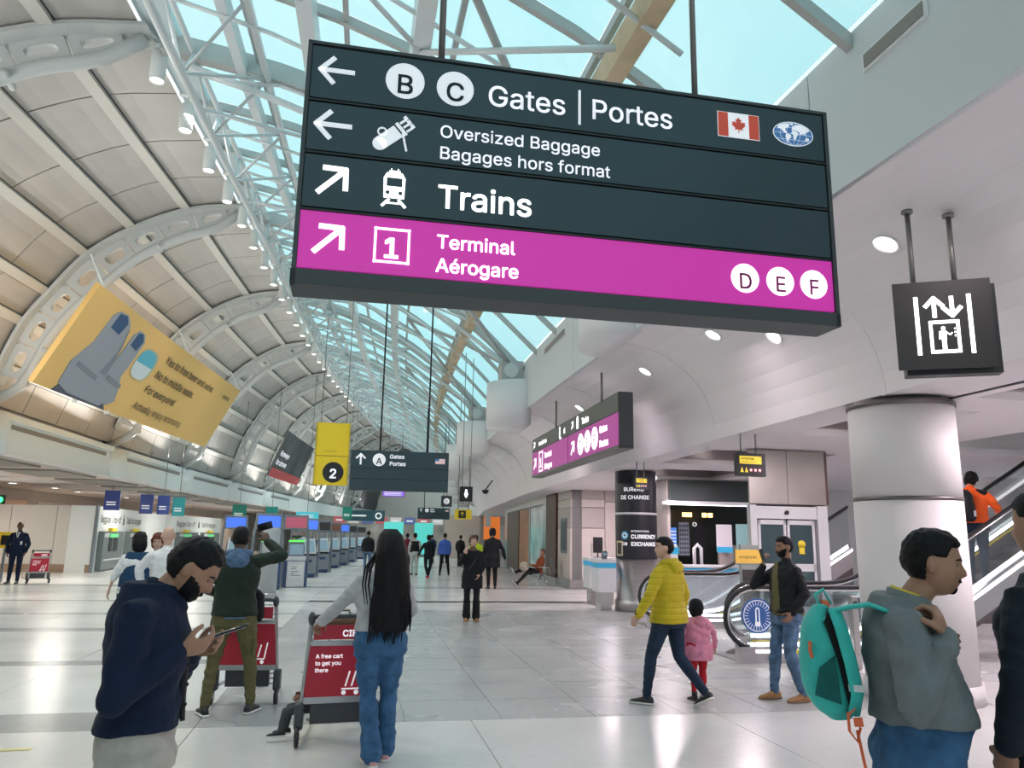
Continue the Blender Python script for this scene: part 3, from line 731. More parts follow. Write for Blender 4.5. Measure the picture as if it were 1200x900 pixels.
def ringpts(c, rx, ry, rot=None, n=20, p=2.3):
    out = []
    for k in range(n):
        a = 2 * PI * k / n; c_, s_ = math.cos(a), math.sin(a)
        q = V(rx * math.copysign(abs(c_) ** (2 / p), c_), ry * math.copysign(abs(s_) ** (2 / p), s_), 0)
        out.append(V(*c) + (rot @ q if rot else q))
    return out
def hand(mb, wrist, d, palm_n, side, k=1., curl=.5, thumb=True):
    """palm plus five separate fingers; d = pointing direction, palm_n = out of the palm, side +1 right hand"""
    d = V(*d).normalized(); pn = V(*palm_n); pn = (pn - d * pn.dot(d)).normalized(); sdv = d.cross(pn) * side   # towards the thumb
    w = V(*wrist)
    rot = Matrix((sdv, d, pn)).transposed()
    mb.ell(w + d * .050 * k, (.041 * k, .056 * k, .016 * k), 14, 8, rot=rot)
    mb.ell(w + d * .012 * k, (.029 * k, .032 * k, .019 * k), 12, 8, rot=rot)
    for j, (o, L) in enumerate(((.030, .072), (.010, .080), (-.010, .074), (-.029, .058))):
        p = w + d * (.088 - .004 * abs(j - 1)) * k + sdv * o * k; pts = [p - d * .02 * k, p]; a = curl * (.5 + .06 * j); r_ = .0092 * k; rs = [r_ * 1.05, r_]; an = 0
        for q in (.45, .32, .25):
            an += a * 1.35
            p = p + (d * math.cos(an) + pn * math.sin(an)) * L * q * k; pts.append(p); rs.append(r_ * (.97 if q > .3 else .85))
        mb.capsule(pts, rs, 8)
    if thumb:
        p0 = w + d * .022 * k + sdv * .026 * k; p1 = p0 + (d * .55 + sdv * .65 + pn * .35).normalized() * .036 * k
        p2 = p1 + (d * .85 + sdv * .25 + pn * (.3 + .5 * curl)).normalized() * .030 * k; p3 = p2 + (d * .9 - sdv * .1 + pn * (.2 + .7 * curl)).normalized() * .024 * k
        mb.capsule([p0, p1, p2, p3], [.0135 * k, .0115 * k, .0105 * k, .009 * k], 8)
SKIN = {}
def skin(name, c):
    m = mat(name, c, .5, nscale=9, namt=.08, bump=.08, bscale=180)
    m.node_tree.nodes['Principled BSDF'].inputs['Subsurface Weight'].default_value = .08
    m.node_tree.nodes['Principled BSDF'].inputs['Subsurface Radius'].default_value = (.01, .004, .002)
    return m
def fabric(name, c, rough=.85, amt=.12, sheen=.03, bs=300): return mat(name, c, rough, nscale=14, namt=amt, bump=.25, bscale=bs, spec=.2, sheen=sheen)
# default skeleton, metres, height 1.75, facing +Y, person's right = +X
def person(label, t, s, rz, h=1.75, z=0, J=None, vox=.012, top=None, legs=None, shoes=None, hair=None, skinm=None, coat=1.42, hem=.86, girth=1., leg_r=1., lean=0., head=(0, 0, 0),
           near=False, face=False, hands=None, sleeve=True, group=None, name='person', fold=.006, beard=None, mous=False, boot=False, seat=False, collar=None, topname='jacket', legname='trousers', belly=0., shoulder=1., headpos=None, flare=1., wrist_cover=.04, lowneck=False):
    k = h / 1.75
    root = thing(name, label, 'person', t, s, z, rz, group)
    D = dict(hipR=(.095, 0, .92), hipL=(-.095, 0, .92), kneeR=(.10, .02, .49), kneeL=(-.10, .02, .49), ankR=(.10, -.02, .09), ankL=(-.10, -.02, .09),
             toeR=(.13, .95, 0), toeL=(-.13, .95, 0),
             shR=(.178 * shoulder, -.01, 1.36), shL=(-.178 * shoulder, -.01, 1.36), elR=(.235, -.04, 1.13), elL=(-.235, -.04, 1.13), wrR=(.235, .06, .88), wrL=(-.235, .06, .88),
             neck=(0, -.01, 1.47), head=(0, .015, 1.625), pelvis=(0, 0, .95))
    LR = Matrix.Translation((0, 0, .95)) @ Matrix.Rotation(-lean, 4, 'X') @ Matrix.Translation((0, 0, -.95))
    for q in ('shR', 'shL', 'elR', 'elL', 'wrR', 'wrL', 'neck', 'head'): D[q] = tuple(LR @ V(*D[q]))
    if J: D.update(J)
    P = {a: V(*b) * (k if a[:3] != 'toe' else 1) for a, b in D.items()}
    HX = Matrix.Translation(P['head']) @ Euler((head[0], head[1], head[2]), 'ZXY' if False else 'XYZ').to_matrix().to_4x4()
    # head = (pitch down < 0 .. x, roll y, yaw z)
    HX = Matrix.Translation(P['head']) @ Matrix.Rotation(head[2], 4, 'Z') @ Matrix.Rotation(head[0], 4, 'X') @ Matrix.Rotation(head[1], 4, 'Y') @ Matrix.Scale(k if h > 1.3 else k * 1.25, 4)
    skn = skinm or skin('skin_medium', (.46, .27, .19))
    LRk = Matrix.Rotation(-lean, 3, 'X')
    def trunk(mb, infl, z0, z1, flare_=1.):
        # torso loft: half widths and depths by height
        prof = [(.80, .165, .125, 0), (.86, .172, .128, 0), (.92, .170, .125, -.005), (.98, .158, .115, -.003), (1.05, .148, .105, .004), (1.13, .150, .108, .006), (1.22, .163, .115, .004), (1.30, .172, .115, -.002), (1.36, .150, .100, -.008), (1.40, .112, .082, -.012), (1.45, .065, .058, -.012)]
        zs_ = [z0 + (z1 - z0) * i / 14 for i in range(15)]; rings = []
        for q in zs_:
            rx = lerp([a[0] for a in prof], [a[1] for a in prof], q); ry = lerp([a[0] for a in prof], [a[2] for a in prof], q); cy = lerp([a[0] for a in prof], [a[3] for a in prof], q)
            g = girth; fl = 1 + (flare_ - 1) * max(0, (.98 - q) / .2)
            bl_ = belly * math.exp(-((q - 1.04) / .14) ** 2)
            tw = lerp([.9, 1.4], [0, 1], q)
            c = V(0, cy + bl_ * .6, q); c = LR @ c if q > .95 else c
            c = c + (P['neck'] / k - V(*(LR @ V(0, -.01, 1.47)))) * ss_((q - .95) / .5) * 0
            rot = Matrix.Rotation(-lean * ss_((q - .85) / .2), 3, 'X')
            sh_ = (P['shR'] - P['shL']).normalized(); an = math.atan2(sh_.y, sh_.x) * ss_((q - .95) / .4)
            rot = Matrix.Rotation(an, 3, 'Z') @ rot
            rings.append([p * k for p in ringpts(c, (rx * g * (shoulder if q > 1.25 else 1) + infl) * fl, (ry * g + infl + bl_ * .6) * fl, rot, 24)])
        mb.sweep(rings)
    def leg(mb, sd, infl, top_=True, z_end=None, fl=1.):
        h_, n_, a_ = P['hip' + sd], P['knee' + sd], P['ank' + sd]
        u = lambda p, q, x: p + (q - p) * x
        g = leg_r
        pts = [h_, u(h_, n_, .3), u(h_, n_, .65), n_, u(n_, a_, .3), u(n_, a_, .7), a_]
        rs = [.088 * g, .083 * g, .068 * g, .056, .055, .043, .037]
        rs = [(r + infl) * k for r in rs]
        if fl != 1: rs[-1] *= fl; rs[-2] *= 1 + (fl - 1) * .6; rs[-3] *= 1 + (fl - 1) * .2
        mb.capsule(pts[:4], rs[:4], 14); mb.capsule(pts[3:], rs[3:], 14)
    def arm(mb, sd, infl, e=1., end_cap=True):
        s_, l_, w_ = P['sh' + sd], P['el' + sd], P['wr' + sd]; w2 = l_ + (w_ - l_) * e
        u = lambda p, q, x: p + (q - p) * x
        inn = P['neck'] + V(.035 if sd == 'R' else -.035, -.01, -.065) * k
        pts = [inn, s_, u(s_, l_, .4), u(s_, l_, .8), l_, u(l_, w2, .35), w2]
        rs = [.045 * k, .054 * k, .050 * k, .043 * k, .041 * k, .039 * k, .027 * k + (1 - e) * .02 * k]
        rs = [r + infl * k for r in rs]
        mb.capsule(pts[:5], rs[:5], 14); mb.capsule(pts[4:], rs[4:], 14)
    # ---- body: one continuous figure
    b = MB(); head_mesh(b, HX, 80 if near else 40, 48 if near else 26)
    nb = P['neck']; hc = HX @ V(0, -.022, -.07)
    b.capsule([nb + V(0, 0, -.05) * k, nb, nb + (hc - nb) * .6, hc], [.062 * k, .055 * k, .052 * k, .050 * k], 16)
    trunk(b, -.01, .84, 1.455)
    for sd in 'RL':
        leg(b, sd, -.010); arm(b, sd, -.014)
        hd = (hands or {}).get(sd, {})
        if hd is not None:
            dd = hd.get('d') or tuple((P['wr' + sd] - P['el' + sd]).normalized())
            pn = hd.get('n') or ((-1 if sd == 'R' else 1), .1, 0)
            hand(b, P['wr' + sd], dd, pn, 1 if sd == 'R' else -1, k * hd.get('k', 1.), hd.get('curl', .45))
        ft = P['ank' + sd]; td = V(*D['toe' + sd]).normalized()
        b.capsule([ft + V(0, 0, -.03) * k, ft + td * .05 * k + V(0, 0, -.04) * k], [.034 * k, .03 * k], 8)
    bo = b.build('body', skn, root); remesh(bo, min(vox, .0105) if not near else vox, 1)
    # ---- clothes
    if legs:
        m = MB(); g = .008
        for sd in 'RL': leg(m, sd, .010 * k, z_end=0, fl=flare)
        trunk(m, .012, .80 if not seat else .86, 1.07)
        remesh(m.build(legname, legs, root), vox, 1, fold, 7, random.random() * 9)
    if top:
        m = MB(); trunk(m, .028 if not near else .030, hem, 1.46, 1.05 if hem < .84 else 1.)
        m.capsule([V(*(nb + V(0, 0, -.06) * k)), nb + V(0, 0, -.015) * k], [.09 * k, .072 * k], 16)
        if sleeve:
            for sd in 'RL': arm(m, sd, .016, 1 - wrist_cover)
        else:
            for sd in 'RL':
                i_ = P['sh' + sd]; m.capsule([i_ + V(-.06 if sd == 'R' else .06, 0, 0) * k, i_ + V(-.01 if sd == 'R' else .01, 0, -.01)], [.075 * k, .068 * k], 12)
        remesh(m.build(topname, top, root), vox, 1, fold, 6, random.random() * 9)
    if shoes:
        sm, so = shoes if isinstance(shoes, tuple) else (shoes, shoes)
        for sd in 'RL':
            a = P['ank' + sd]; td = V(*D['toe' + sd]).normalized(); rt_ = td.cross(V(0, 0, 1)).normalized(); up = rt_.cross(td)
            for part_, mm, zz in (('shoe', sm, 0), ('sole', so, 1)):
                m = MB(); rings = []
                for y, hw, ht in ((-.075, .020, .055), (-.065, .033, .075), (-.03, .038, .095), (.02, .039, .090), (.07, .041, .066), (.12, .046, .052), (.16, .042, .042), (.185, .028, .032), (.195, .012, .022)):
                    if part_ == 'sole': z0_, z1_, e = -.088, -.066, .004
                    else: z0_, z1_, e = -.072, -.088 + ht + (.02 if boot and y < .05 else 0), 0
                    ring = []
                    for q in range(12):
                        an = 2 * PI * q / 12; c_, s_ = math.cos(an), math.sin(an)
                        zc = (z0_ + z1_) / 2 + (z1_ - z0_) / 2 * math.copysign(abs(s_) ** .6, s_)
                        wq = (hw + e) * math.copysign(abs(c_) ** .7, c_) * (1 if s_ < 0 or part_ == 'sole' else .8)
                        ring.append(a + (td * (y * (1 + (.03 if part_ == 'sole' else 0))) + rt_ * wq + up * zc) * k)
                    rings.append(ring)
                m.sweep(rings); o = m.build(part_, mm, root if part_ == 'shoe' else sh_o, True)
                if part_ == 'shoe': sh_o = o
                if boot and part_ == 'shoe':
                    q = MB(); q.tube([a + V(0, 0, -.01) * k, a + V(0, 0, .07) * k], [.05 * k, .052 * k], 14); q.build('boot_shaft', mm, o, True)
                elif part_ == 'shoe' and near != 0 and so != sm:
                    q = MB()
                    for y in (.03, .055, .08): q.tube([a + (td * y + rt_ * -.025 + up * (-.012 - (y - .03) * .45)) * k, a + (td * y + up * (-.004 - (y - .03) * .45)) * k, a + (td * y + rt_ * .025 + up * (-.012 - (y - .03) * .45)) * k], .004 * k, 5)
                    q.build('laces', so, o)
    if hair:
        hm, style = hair
        m = MB(); f = {'short': hair_mask(.062, .026, -.06), 'buzz': hair_mask(.068, .0, -.06), 'mid': hair_mask(.05, -.03, -.10), 'full': hair_mask(.056, -.02, -.09), 'hood': hair_mask(.07, -.12, -.14)}[style if style in ('short', 'buzz', 'mid', 'full', 'hood') else 'mid']
        patch(m, HX, f, {'short': .011, 'buzz': .006, 'full': .030, 'hood': .03}.get(style, .02), rough=.5 if near else .25, n=72 if near else 40, m=44 if near else 24)
        m.build('hair', hm, root, True)
    if near or beard or face:
        if beard:
            m = MB(); patch(m, HX, beard_mask, .0045, n=80, m=48, rough=.4); m.build('beard', beard, root, True)
        bm = hair[0] if hair else M_black
        if mous:
            m = MB(); patch(m, HX, mous_mask, .005, n=96, m=60); m.build('moustache', bm, root, True)
    def surf(x, z, o=0.):
        el = math.asin(z / .116); az = 0
        for _ in range(12):
            p = head_pt(az, el); az += (x - p.x) / .08
        p = head_pt(az, el); return HX @ (p + V(0, o, 0))
    if near or face:
        sc = mat('eye_white', (.75, .72, .68), .25); ir = mat('iris_dark', (.03, .015, .01), .2)
        lip = mat('lips', (.30, .13, .10), .5)
        for sg in (-1, 1):
            m = MB(); m.ell(surf(sg * .031, -.001, -.0075), (.0115, .0095, .0058), 14, 8, rot=HX.to_3x3().normalized()); e = m.build('eye', sc, root, True)
            m = MB(); m.ell(surf(sg * .0315, -.001, .0012), (.0055, .0030, .0055), 12, 8, rot=HX.to_3x3().normalized()); m.build('iris', ir, e, True)
            m = MB(); m.tube([surf(sg * .014, .017, .001), surf(sg * .03, .023, .001), surf(sg * .048, .018, .001)], [.0030, .0036, .0022], 6); m.build('eyebrow', bm, root, True)
            m = MB(); m.tube([surf(sg * .018, .004, .001), surf(sg * .031, .0085, .001), surf(sg * .044, .003, .002)], .0018, 5); m.build('eyelid', skn, root, True)
        m = MB(); m.tube([surf(-.021, -.068), surf(-.008, -.066), surf(0, -.0675), surf(.008, -.066), surf(.021, -.068)], [.0015, .0034, .0030, .0034, .0015], 6); m.build('lips', lip, root, True)
    return root, P, HX, k
def add_collar(root, P, k, m, r=.075, hgt=.05, name='collar', tilt=0, open_=.0, y=.0, thick=.008):
    c = P['neck'] + V(0, .005 + y, -.02) * k; mb = MB(); rings = []
    N = 28; pts = []
    a0 = PI / 2 + open_; a1 = PI / 2 + 2 * PI - open_
    ring0 = [c + V(r * math.cos(a0 + (a1 - a0) * i / N), r * .95 * math.sin(a0 + (a1 - a0) * i / N) , -.02 * math.sin(a0 + (a1 - a0) * i / N)) * k for i in range(N + 1)]
    rg = []
    for i in range(N + 1):
        p = ring0[i]; d = (p - c); d.z = 0; d.normalize()
        rg.append([p - d * thick * k, p + d * thick * k, p + d * thick * .6 * k + V(0, 0, hgt) * k - d * .012 * k, p - d * thick * k + V(0, 0, hgt) * k - d * .012 * k])
    mb.sweep(rg); return mb.build(name, m, root, True)
def strap_path(mb, pts, wd, th):
    mb.tube(pts, wd / 2, 8, flat=(1, th / wd))
# ---------------------------------------------------------------- the travellers
S_dark = skin('skin_dark', (.13, .065, .04)); S_med = skin('skin_tan', (.40, .21, .135)); S_brown = skin('skin_brown', (.30, .15, .095)); S_fair = skin('skin_fair', (.60, .37, .29))
H_blk = mat('hair_black', (.006, .005, .006), .5, spec=.22, nscale=40, namt=.5, bump=.5, bscale=160, stretch=(1, 1, .3)); H_brn = mat('hair_brown', (.10, .045, .025), .5, nscale=40, namt=.4, bump=.5, bscale=160)
F_navy = fabric('navy_wool', (.010, .018, .045)); F_beige = fabric('beige_cotton', (.50, .46, .41)); F_olive = fabric('olive_cotton', (.135, .12, .055)); F_green = fabric('dark_green_nylon', (.018, .030, .020), .6)
F_denim = fabric('blue_denim', (.050, .13, .26), amt=.28); F_jean = fabric('faded_denim', (.10, .17, .28), amt=.35); F_dj = fabric('dark_denim', (.02, .035, .065), amt=.25)
F_grey = fabric('grey_sweatshirt', (.20, .215, .225)); F_lgrey = fabric('light_grey_knit', (.46, .46, .47)); F_black = fabric('black_cloth', (.013, .014, .017)); F_blk2 = fabric('black_nylon', (.010, .011, .014), .5)
F_yel = fabric('mustard_puffer', (.56, .43, .02), .5, amt=.08); F_pink = fabric('pink_quilt', (.68, .25, .36), amt=.25); F_red = fabric('red_cotton', (.50, .02, .03)); F_white = fabric('white_cotton', (.75, .75, .75))
F_vest = fabric('blue_vest', (.02, .055, .12)); F_blue = fabric('royal_blue', (.06, .14, .50)); F_mar = fabric('maroon', (.16, .02, .03)); F_org = fabric('orange_nylon', (.95, .13, .02), .5, amt=.05)
F_teal = fabric('teal_nylon', (.06, .56, .50), .5, amt=.08); F_teald = fabric('dark_teal_mesh', (.01, .12, .11), .6); F_or2 = fabric('coral_strap', (.85, .17, .07), .5, amt=.05)
F_char = fabric('charcoal', (.08, .085, .09)); F_rust = fabric('rust_shirt', (.26, .07, .03)); F_lp = fabric('pale_trousers', (.46, .48, .46)); F_hiviz = fabric('hi_viz', (.55, .75, .04), .5)
M_sole = mat('white_sole', (.78, .77, .74), .5); M_shoe = mat('black_shoe', (.02, .02, .024), .5); M_tanb = mat('tan_suede', (.38, .19, .08), .8, nscale=8, namt=.15); M_pinks = mat('pink_shoe', (.65, .35, .35), .6)
M_phone = mat('phone_black', (.01, .01, .012), .15); M_screen = mat('phone_screen', (.3, .33, .4), .2, emit=.5)
def phone(label, t, s, z, rot):
    r = thing('mobile_phone', label, 'phone', t, s, z); r.rotation_euler = rot
    MB().box(-.037, .037, -.004, .004, -.076, .076).build('case', M_phone, r, bevel=.004); MB().box(-.033, .033, .0042, .005, -.068, .068).build('screen', M_screen, r)
    MB().box(-.028, -.006, -.0062, -.004, .04, .066).build('camera_bump', M_black, r); return r

# 1 man in the navy blazer, reading his phone
r, P, HX, k = person('bearded man in a navy blazer and beige trousers reading a phone at the left front', -.70, 3.25, -PI / 2 + .12, 1.75, near=True, vox=.0065, top=F_navy, legs=F_beige, shoes=M_shoe, hair=(H_blk, 'short'), skinm=S_med,
    J=dict(neck=(0, .045, 1.425), head=(0, .135, 1.508), shR=(.178, -.03, 1.345), shL=(-.178, .0, 1.345), elR=(.24, -.06, 1.085), elL=(-.25, .10, 1.10), wrR=(.13, .12, 1.225), wrL=(-.08, .155, 1.20), hipR=(.08, 0, .92), hipL=(-.08, 0, .92)),
    head=(-.62, 0, -.05), girth=.98, hem=.945, beard=H_blk, mous=True, hands=dict(R=dict(d=(-.25, .95, .12), n=(-.8, -.1, .6), curl=.75), L=dict(d=(.3, .9, .15), n=(.8, -.1, .6), curl=.7)), topname='blazer', shoulder=1.04, flare=1.15, leg_r=1.08, fold=.014)
add_collar(r, P, k, F_navy, .074, .055, 'stand_collar', open_=.4, y=-.01)
m = MB(); m.tube([(0, .125, 1.33), (.01, .140, 1.20), (.02, .140, 1.05), (.035, .150, .96)], [.012, .02, .02, .012], 8, flat=(1, .5)); m.build('front_placket', F_blk2, r, True)
m = MB()
for z in (1.16, 1.09, 1.02): MB().ell((.04, .155, z), (.008, .006, .008), 10, 6).build('button', M_black, r)
phone('black phone held in both hands by the man in the navy blazer', -.70 + .285, 3.28, 1.275, (-1.25, 0, -PI / 2))
# 2 man photographing
r, P, HX, k = person('man in a dark green jacket with denim hood raising his arm beside a red cart', -1.02, 7.95, .05, 1.72, vox=.009, top=F_green, legs=F_olive, shoes=(M_shoe, M_sole), hair=(H_blk, 'buzz'), skinm=S_dark, near=False,
    J=dict(elR=(.40, .10, 1.46), wrR=(.24, .26, 1.60), shR=(.19, 0, 1.41), elL=(-.30, .05, 1.16), wrL=(-.20, .25, 1.08), hipR=(.10, 0, .92), kneeR=(.17, .03, .50), ankR=(.21, .0, .09), kneeL=(-.15, .03, .50), ankL=(-.19, -.06, .09), toeL=(-.35, .9, 0), toeR=(.35, .9, 0)),
    hands=dict(R=dict(d=(-.4, .4, .8), n=(0, .5, -.4), curl=.8)), girth=1.12, hem=.90, leg_r=1.12, fold=.013)
m = MB(); m.ell((0, -.125, 1.40), (.115, .05, .085), 18, 12); m.capsule([(-.09, -.03, 1.46), (0, -.09, 1.47), (.09, -.03, 1.46)], [.035, .045, .035]); remesh(m.build('denim_hood', F_jean, r), .01, 2, .006, 14)
MB().tube([(-.15, .0, .875), (-.05, -.155, .87), (.08, -.155, .87), (.17, -.02, .875)], .018, 8, flat=(1, .5)).build('shirt_hem', F_jean, r, True)
for sg in (-1, 1): MB().box(sg * .205 - .015, sg * .205 + .015, -.06, .07, .52, .68).build('cargo_pocket', F_olive, r, bevel=.008)
phone('phone held up beside his head by the man in the dark green jacket', -.84, 8.28, 1.72, (.2, 1.3, 0))
# 3 woman with long black hair pushing a cart
r, P, HX, k = person('woman with waist-long black hair, light grey sweater and blue jeans pushing a cart', 3e-1, 6.22, .12, 1.66, vox=.008, top=F_lgrey, legs=F_denim, shoes=(M_pinks, M_sole), hair=(H_blk, 'mid'), skinm=S_brown, near=False,
    J=dict(elL=(-.33, .12, 1.17), wrL=(-.44, .38, 1.02), elR=(.25, .05, 1.14), wrR=(.10, .30, 1.02), kneeR=(.09, .03, .5), kneeL=(-.08, .02, .5), ankR=(.08, .02, .09), ankL=(-.05, -.13, .09), hipR=(.085, 0, .92), hipL=(-.09, -.02, .92), head=(.03, .01, 1.625)),
    hands=dict(L=dict(d=(-.3, .7, -.5), n=(.2, -.3, -.9), curl=.9)), girth=1.2, hem=.99, leg_r=1.28, flare=1.8, shoulder=.94, fold=.012, topname='sweater', legname='jeans', head=(0, 0, .25))
m = MB(); rings = []
for i in range(17):
    u = i / 16; z = 1.70 - .74 * u; wdt = lerp([0, .06, .15, .3, .6, .85, 1], [.05, .092, .112, .13, .145, .135, .115], u); dp = lerp([0, .1, .3, 1], [.05, .10, .075, .035], u); cy = lerp([0, .1, .25, .5, .8, 1], [-.01, -.03, -.10, -.135, -.15, -.15], u)
    rings.append([V(.035 + .012 * u + wdt * math.cos(a) * (1 + .05 * noise.noise(V(math.cos(a) * 4, u * 1.2, 3))), cy + dp * math.sin(a) * (1 + .2 * noise.noise(V(math.cos(a) * 7, u, 1))), z) for a in [2 * PI * q / 44 for q in range(44)]])
for q in range(44): rings[-1][q].z += .06 * noise.noise(V(q * .9, 2, 1)) - .01; rings[-2][q].z += .02 * noise.noise(V(q * .9, 5, 1))
m.sweep(rings); hl = m.build('long_hair', H_blk, r, True)
for q in range(34):
    x = -.11 + .27 * q / 33 + random.uniform(-.01, .01); m = MB()
    m.tube([(x * .7 + .02, -.145, 1.35), (x + .01, -.175 + random.uniform(-.01, .01), 1.15), (x * 1.05 + .01, -.178, .98 + random.uniform(0, .06)), (x * 1.03 + random.uniform(-.02, .02), -.17, .88 + random.uniform(-.03, .09))], [.012, .014, .011, .003], 6); m.build('hair_strand', H_blk, hl, True)
for x, x2 in ((-.10, -.165), (-.08, -.12), (-.09, -.145)):
    m = MB(); m.tube([(x * .6, -.05, 1.55), (x2, -.115, 1.40), (x2 - .015, -.145, 1.28), (x2 + .01, -.14, 1.14)], [.012, .012, .008, .003], 7, flat=(1, .5)); m.build('hair_strand', H_blk, hl, True)
# 4 child sitting on the cart
person('small child in grey trousers sitting on the cart pushed by the woman in jeans', -.13, 6.98, PI / 2, .98, z=-.25, vox=.012, top=F_mar, legs=F_char, shoes=(M_shoe, M_sole), hair=(H_blk, 'short'), skinm=S_brown,
    J=dict(kneeR=(.11, .46, .86), kneeL=(-.14, .50, .85), ankR=(.11, .50, .58), ankL=(-.14, .56, .60), elR=(.22, .1, 1.15), wrR=(.15, .3, 1.05), elL=(-.22, .1, 1.15), wrL=(-.15, .3, 1.05)), lean=.15, seat=True)
# 5 man in the grey sweatshirt with the backpack
r, P, HX, k = person('man with moustache in a grey sweatshirt and jeans carrying a teal backpack', 2.05, 2.60, -PI / 2 - .52, 1.76, near=True, vox=.0065, top=F_grey, legs=F_denim, shoes=M_shoe, hair=(H_blk, 'short'), skinm=S_med,
    J=dict(neck=(0, .03, 1.43), head=(0, .115, 1.575), shR=(.185, -.02, 1.365), shL=(-.18, .02, 1.365), elR=(.235, -.01, 1.09), elL=(-.25, -.05, 1.10), wrR=(.19, .10, 1.335), wrL=(-.20, .10, 1.22)),
    head=(-.08, 0, -.08), girth=1.0, belly=.06, hem=1.025, mous=True, hands=dict(R=dict(d=(-.15, -.25, .95), n=(-.35, -.85, -.1), curl=1.35, k=1.05)), topname='sweatshirt', fold=.017, legname='jeans', leg_r=1.1, wrist_cover=.12)
add_collar(r, P, k, F_grey, .082, .055, 'collar', open_=.3, y=-.01); add_collar(r, P, k, mat('yellow_trim', (.75, .55, .04), .7), .072, .062, 'collar_trim', open_=.35, y=-.01, thick=.004)
MB().capsule([P['wrR'] + V(0, -.005, -.045), P['wrR'] + V(0, 0, -.005)], [.043, .040], 14).build('cuff', F_grey, r, True)
# 6 the backpack
b = thing('backpack', 'teal backpack with coral zips on the back of the man in the grey sweatshirt', 'backpack', 2.05 - .235 * math.cos(.52), 2.60 + .235 * math.sin(.52), 1.0); b.rotation_euler = (0, -.12, -.52); b.scale = (.66, .80, .92)
m = MB(); rings = []
for i in range(13):
    u = i / 12; z = .02 + .44 * u; wx = lerp([0, .1, .3, .6, .85, 1], [.06, .115, .145, .135, .10, .04], u); wy = lerp([0, .1, .8, 1], [.10, .145, .14, .08], u)
    rings.append(ringpts((-.015 - wx * .3 + .03, 0, z), wx, wy, None, 24, 2.6))
m.sweep(rings); remesh(m.build('main_bag', F_teal, b), .009, 2, .008, 5)
m = MB(); m.add(*[[], []])
m.prism([(.045, .05), (.075, .05), (.085, .42), (.03, .45), (-.005, .40), (.03, .25)], -.152, .152); m.build('dark_gusset', F_blk2, b)
m = MB(); m.prism([(-.12, .13), (.01, .09), (.02, .27), (-.07, .23)], -.156, -.14); m.build('mesh_pocket', F_teald, b)
m = MB(); m.tube([(-.10, -.142, .27), (-.105, -.15, .30), (-.095, -.142, .33)], .010, 8); m.build('zip_pull', F_or2, b, True)
m = MB(); m.tube([(0, -.02, .45), (-.02, -.03, .50), (.03, -.03, .52), (.06, -.02, .46)], .014, 8, flat=(1, .5)); m.build('carry_handle', F_teal, b, True)
m = MB(); m.tube([(.03, -.07, .455), (.02, -.02, .47), (.05, .05, .46)], .018, 8, flat=(1, .5)); m.build('coral_piping', F_or2, b, True)
m = MB(); m.tube([(.06, -.145, .45), (.075, -.17, .38), (.09, -.18, .25), (.095, -.175, .13), (.06, -.15, .05)], .042, 10, flat=(1, .22)); st = m.build('shoulder_strap', F_teal, b, True)
m = MB(); m.box(.055, .135, -.194, -.180, .14, .165, ry=.1); m.build('strap_label', F_white, st)
m = MB(); m.tube([(.00, -.10, .40), (.06, -.12, .44), (.14, -.14, .45), (.24, -.15, .455), (.34, -.15, .42), (.42, -.14, .33), (.44, -.13, .22)], .040, 10, flat=(1, .25)); m.build('shoulder_strap', F_teal, b, True)
m = MB(); m.tube([(.07, -.16, .08), (.03, -.175, .06), (.02, -.175, .0), (.05, -.17, -.04), (.08, -.17, .01)], .013, 8, flat=(1, .5)); m.tube([(.06, -.17, .0), (.065, -.175, -.12), (.075, -.17, -.25), (.085, -.17, -.34)], .008, 8, flat=(1, .5)); m.box(.05, .095, -.19, -.17, .015, .045); m.build('dangling_strap', F_or2, b)
# 7 man at the right edge
r, P, HX, k = person('man in a dark navy jacket cut off by the right edge, holding a paper bag', 2.58, 2.45, .3, 1.86, vox=.009, top=fabric('ink_jacket', (.012, .018, .028), .7), legs=F_black, shoes=M_shoe, hair=(H_blk, 'short'), skinm=S_med, girth=1.15, hem=.82,
    J=dict(elL=(-.35, -.04, 1.12), wrL=(-.30, .04, .92)), hands=dict(L=dict(curl=.9)), fold=.01, shoulder=1.18)
b = thing('paper_bag', 'brown paper bag with string handles in the hand of the man at the right edge', 'bag', 2.30, 2.55, .42)
MB().box(-.13, .13, -.05, .05, 0, .32).build('bag_body', mat('kraft_red', (.42, .12, .07), .7), b, bevel=.004)
for y in (-.05, .05): MB().tube([(-.06, y, .32), (-.04, y * .5, .40), (0, 0, .435), (.04, y * .5, .40), (.06, y, .32)], .003, 6).build('string_handle', F_white, b)
# 8 mustard puffer
r, P, HX, k = person('man in a mustard yellow puffer jacket walking with a child', 3.30, 7.8, .62, 1.69, vox=.008, top=F_yel, legs=F_dj, shoes=(M_shoe, M_sole), hair=(H_blk, 'short'), skinm=S_fair, face=True,
    J=dict(elL=(-.33, .02, 1.14), wrL=(-.37, .14, .93), elR=(.27, -.04, 1.14), wrR=(.27, .02, .9), kneeL=(-.11, .16, .50), ankL=(-.12, .22, .09), kneeR=(.10, -.05, .50), ankR=(.12, -.34, .17), toeR=(.2, .9, -.45), toeL=(-.2, .9, 0)), hands=dict(L=dict(curl=.6)),
    head=(.05, 0, .75), girth=1.2, hem=.85, leg_r=1.08, fold=.004, lean=.04)
me = [c for c in r.children if c.name.startswith('jacket')][0].data
for v in me.vertices:                      # quilting channels
    q = (v.co.z * 17) % 1.0; v.co += v.normal * (-.010 * math.exp(-((q - .5) / .12) ** 2) + .003)
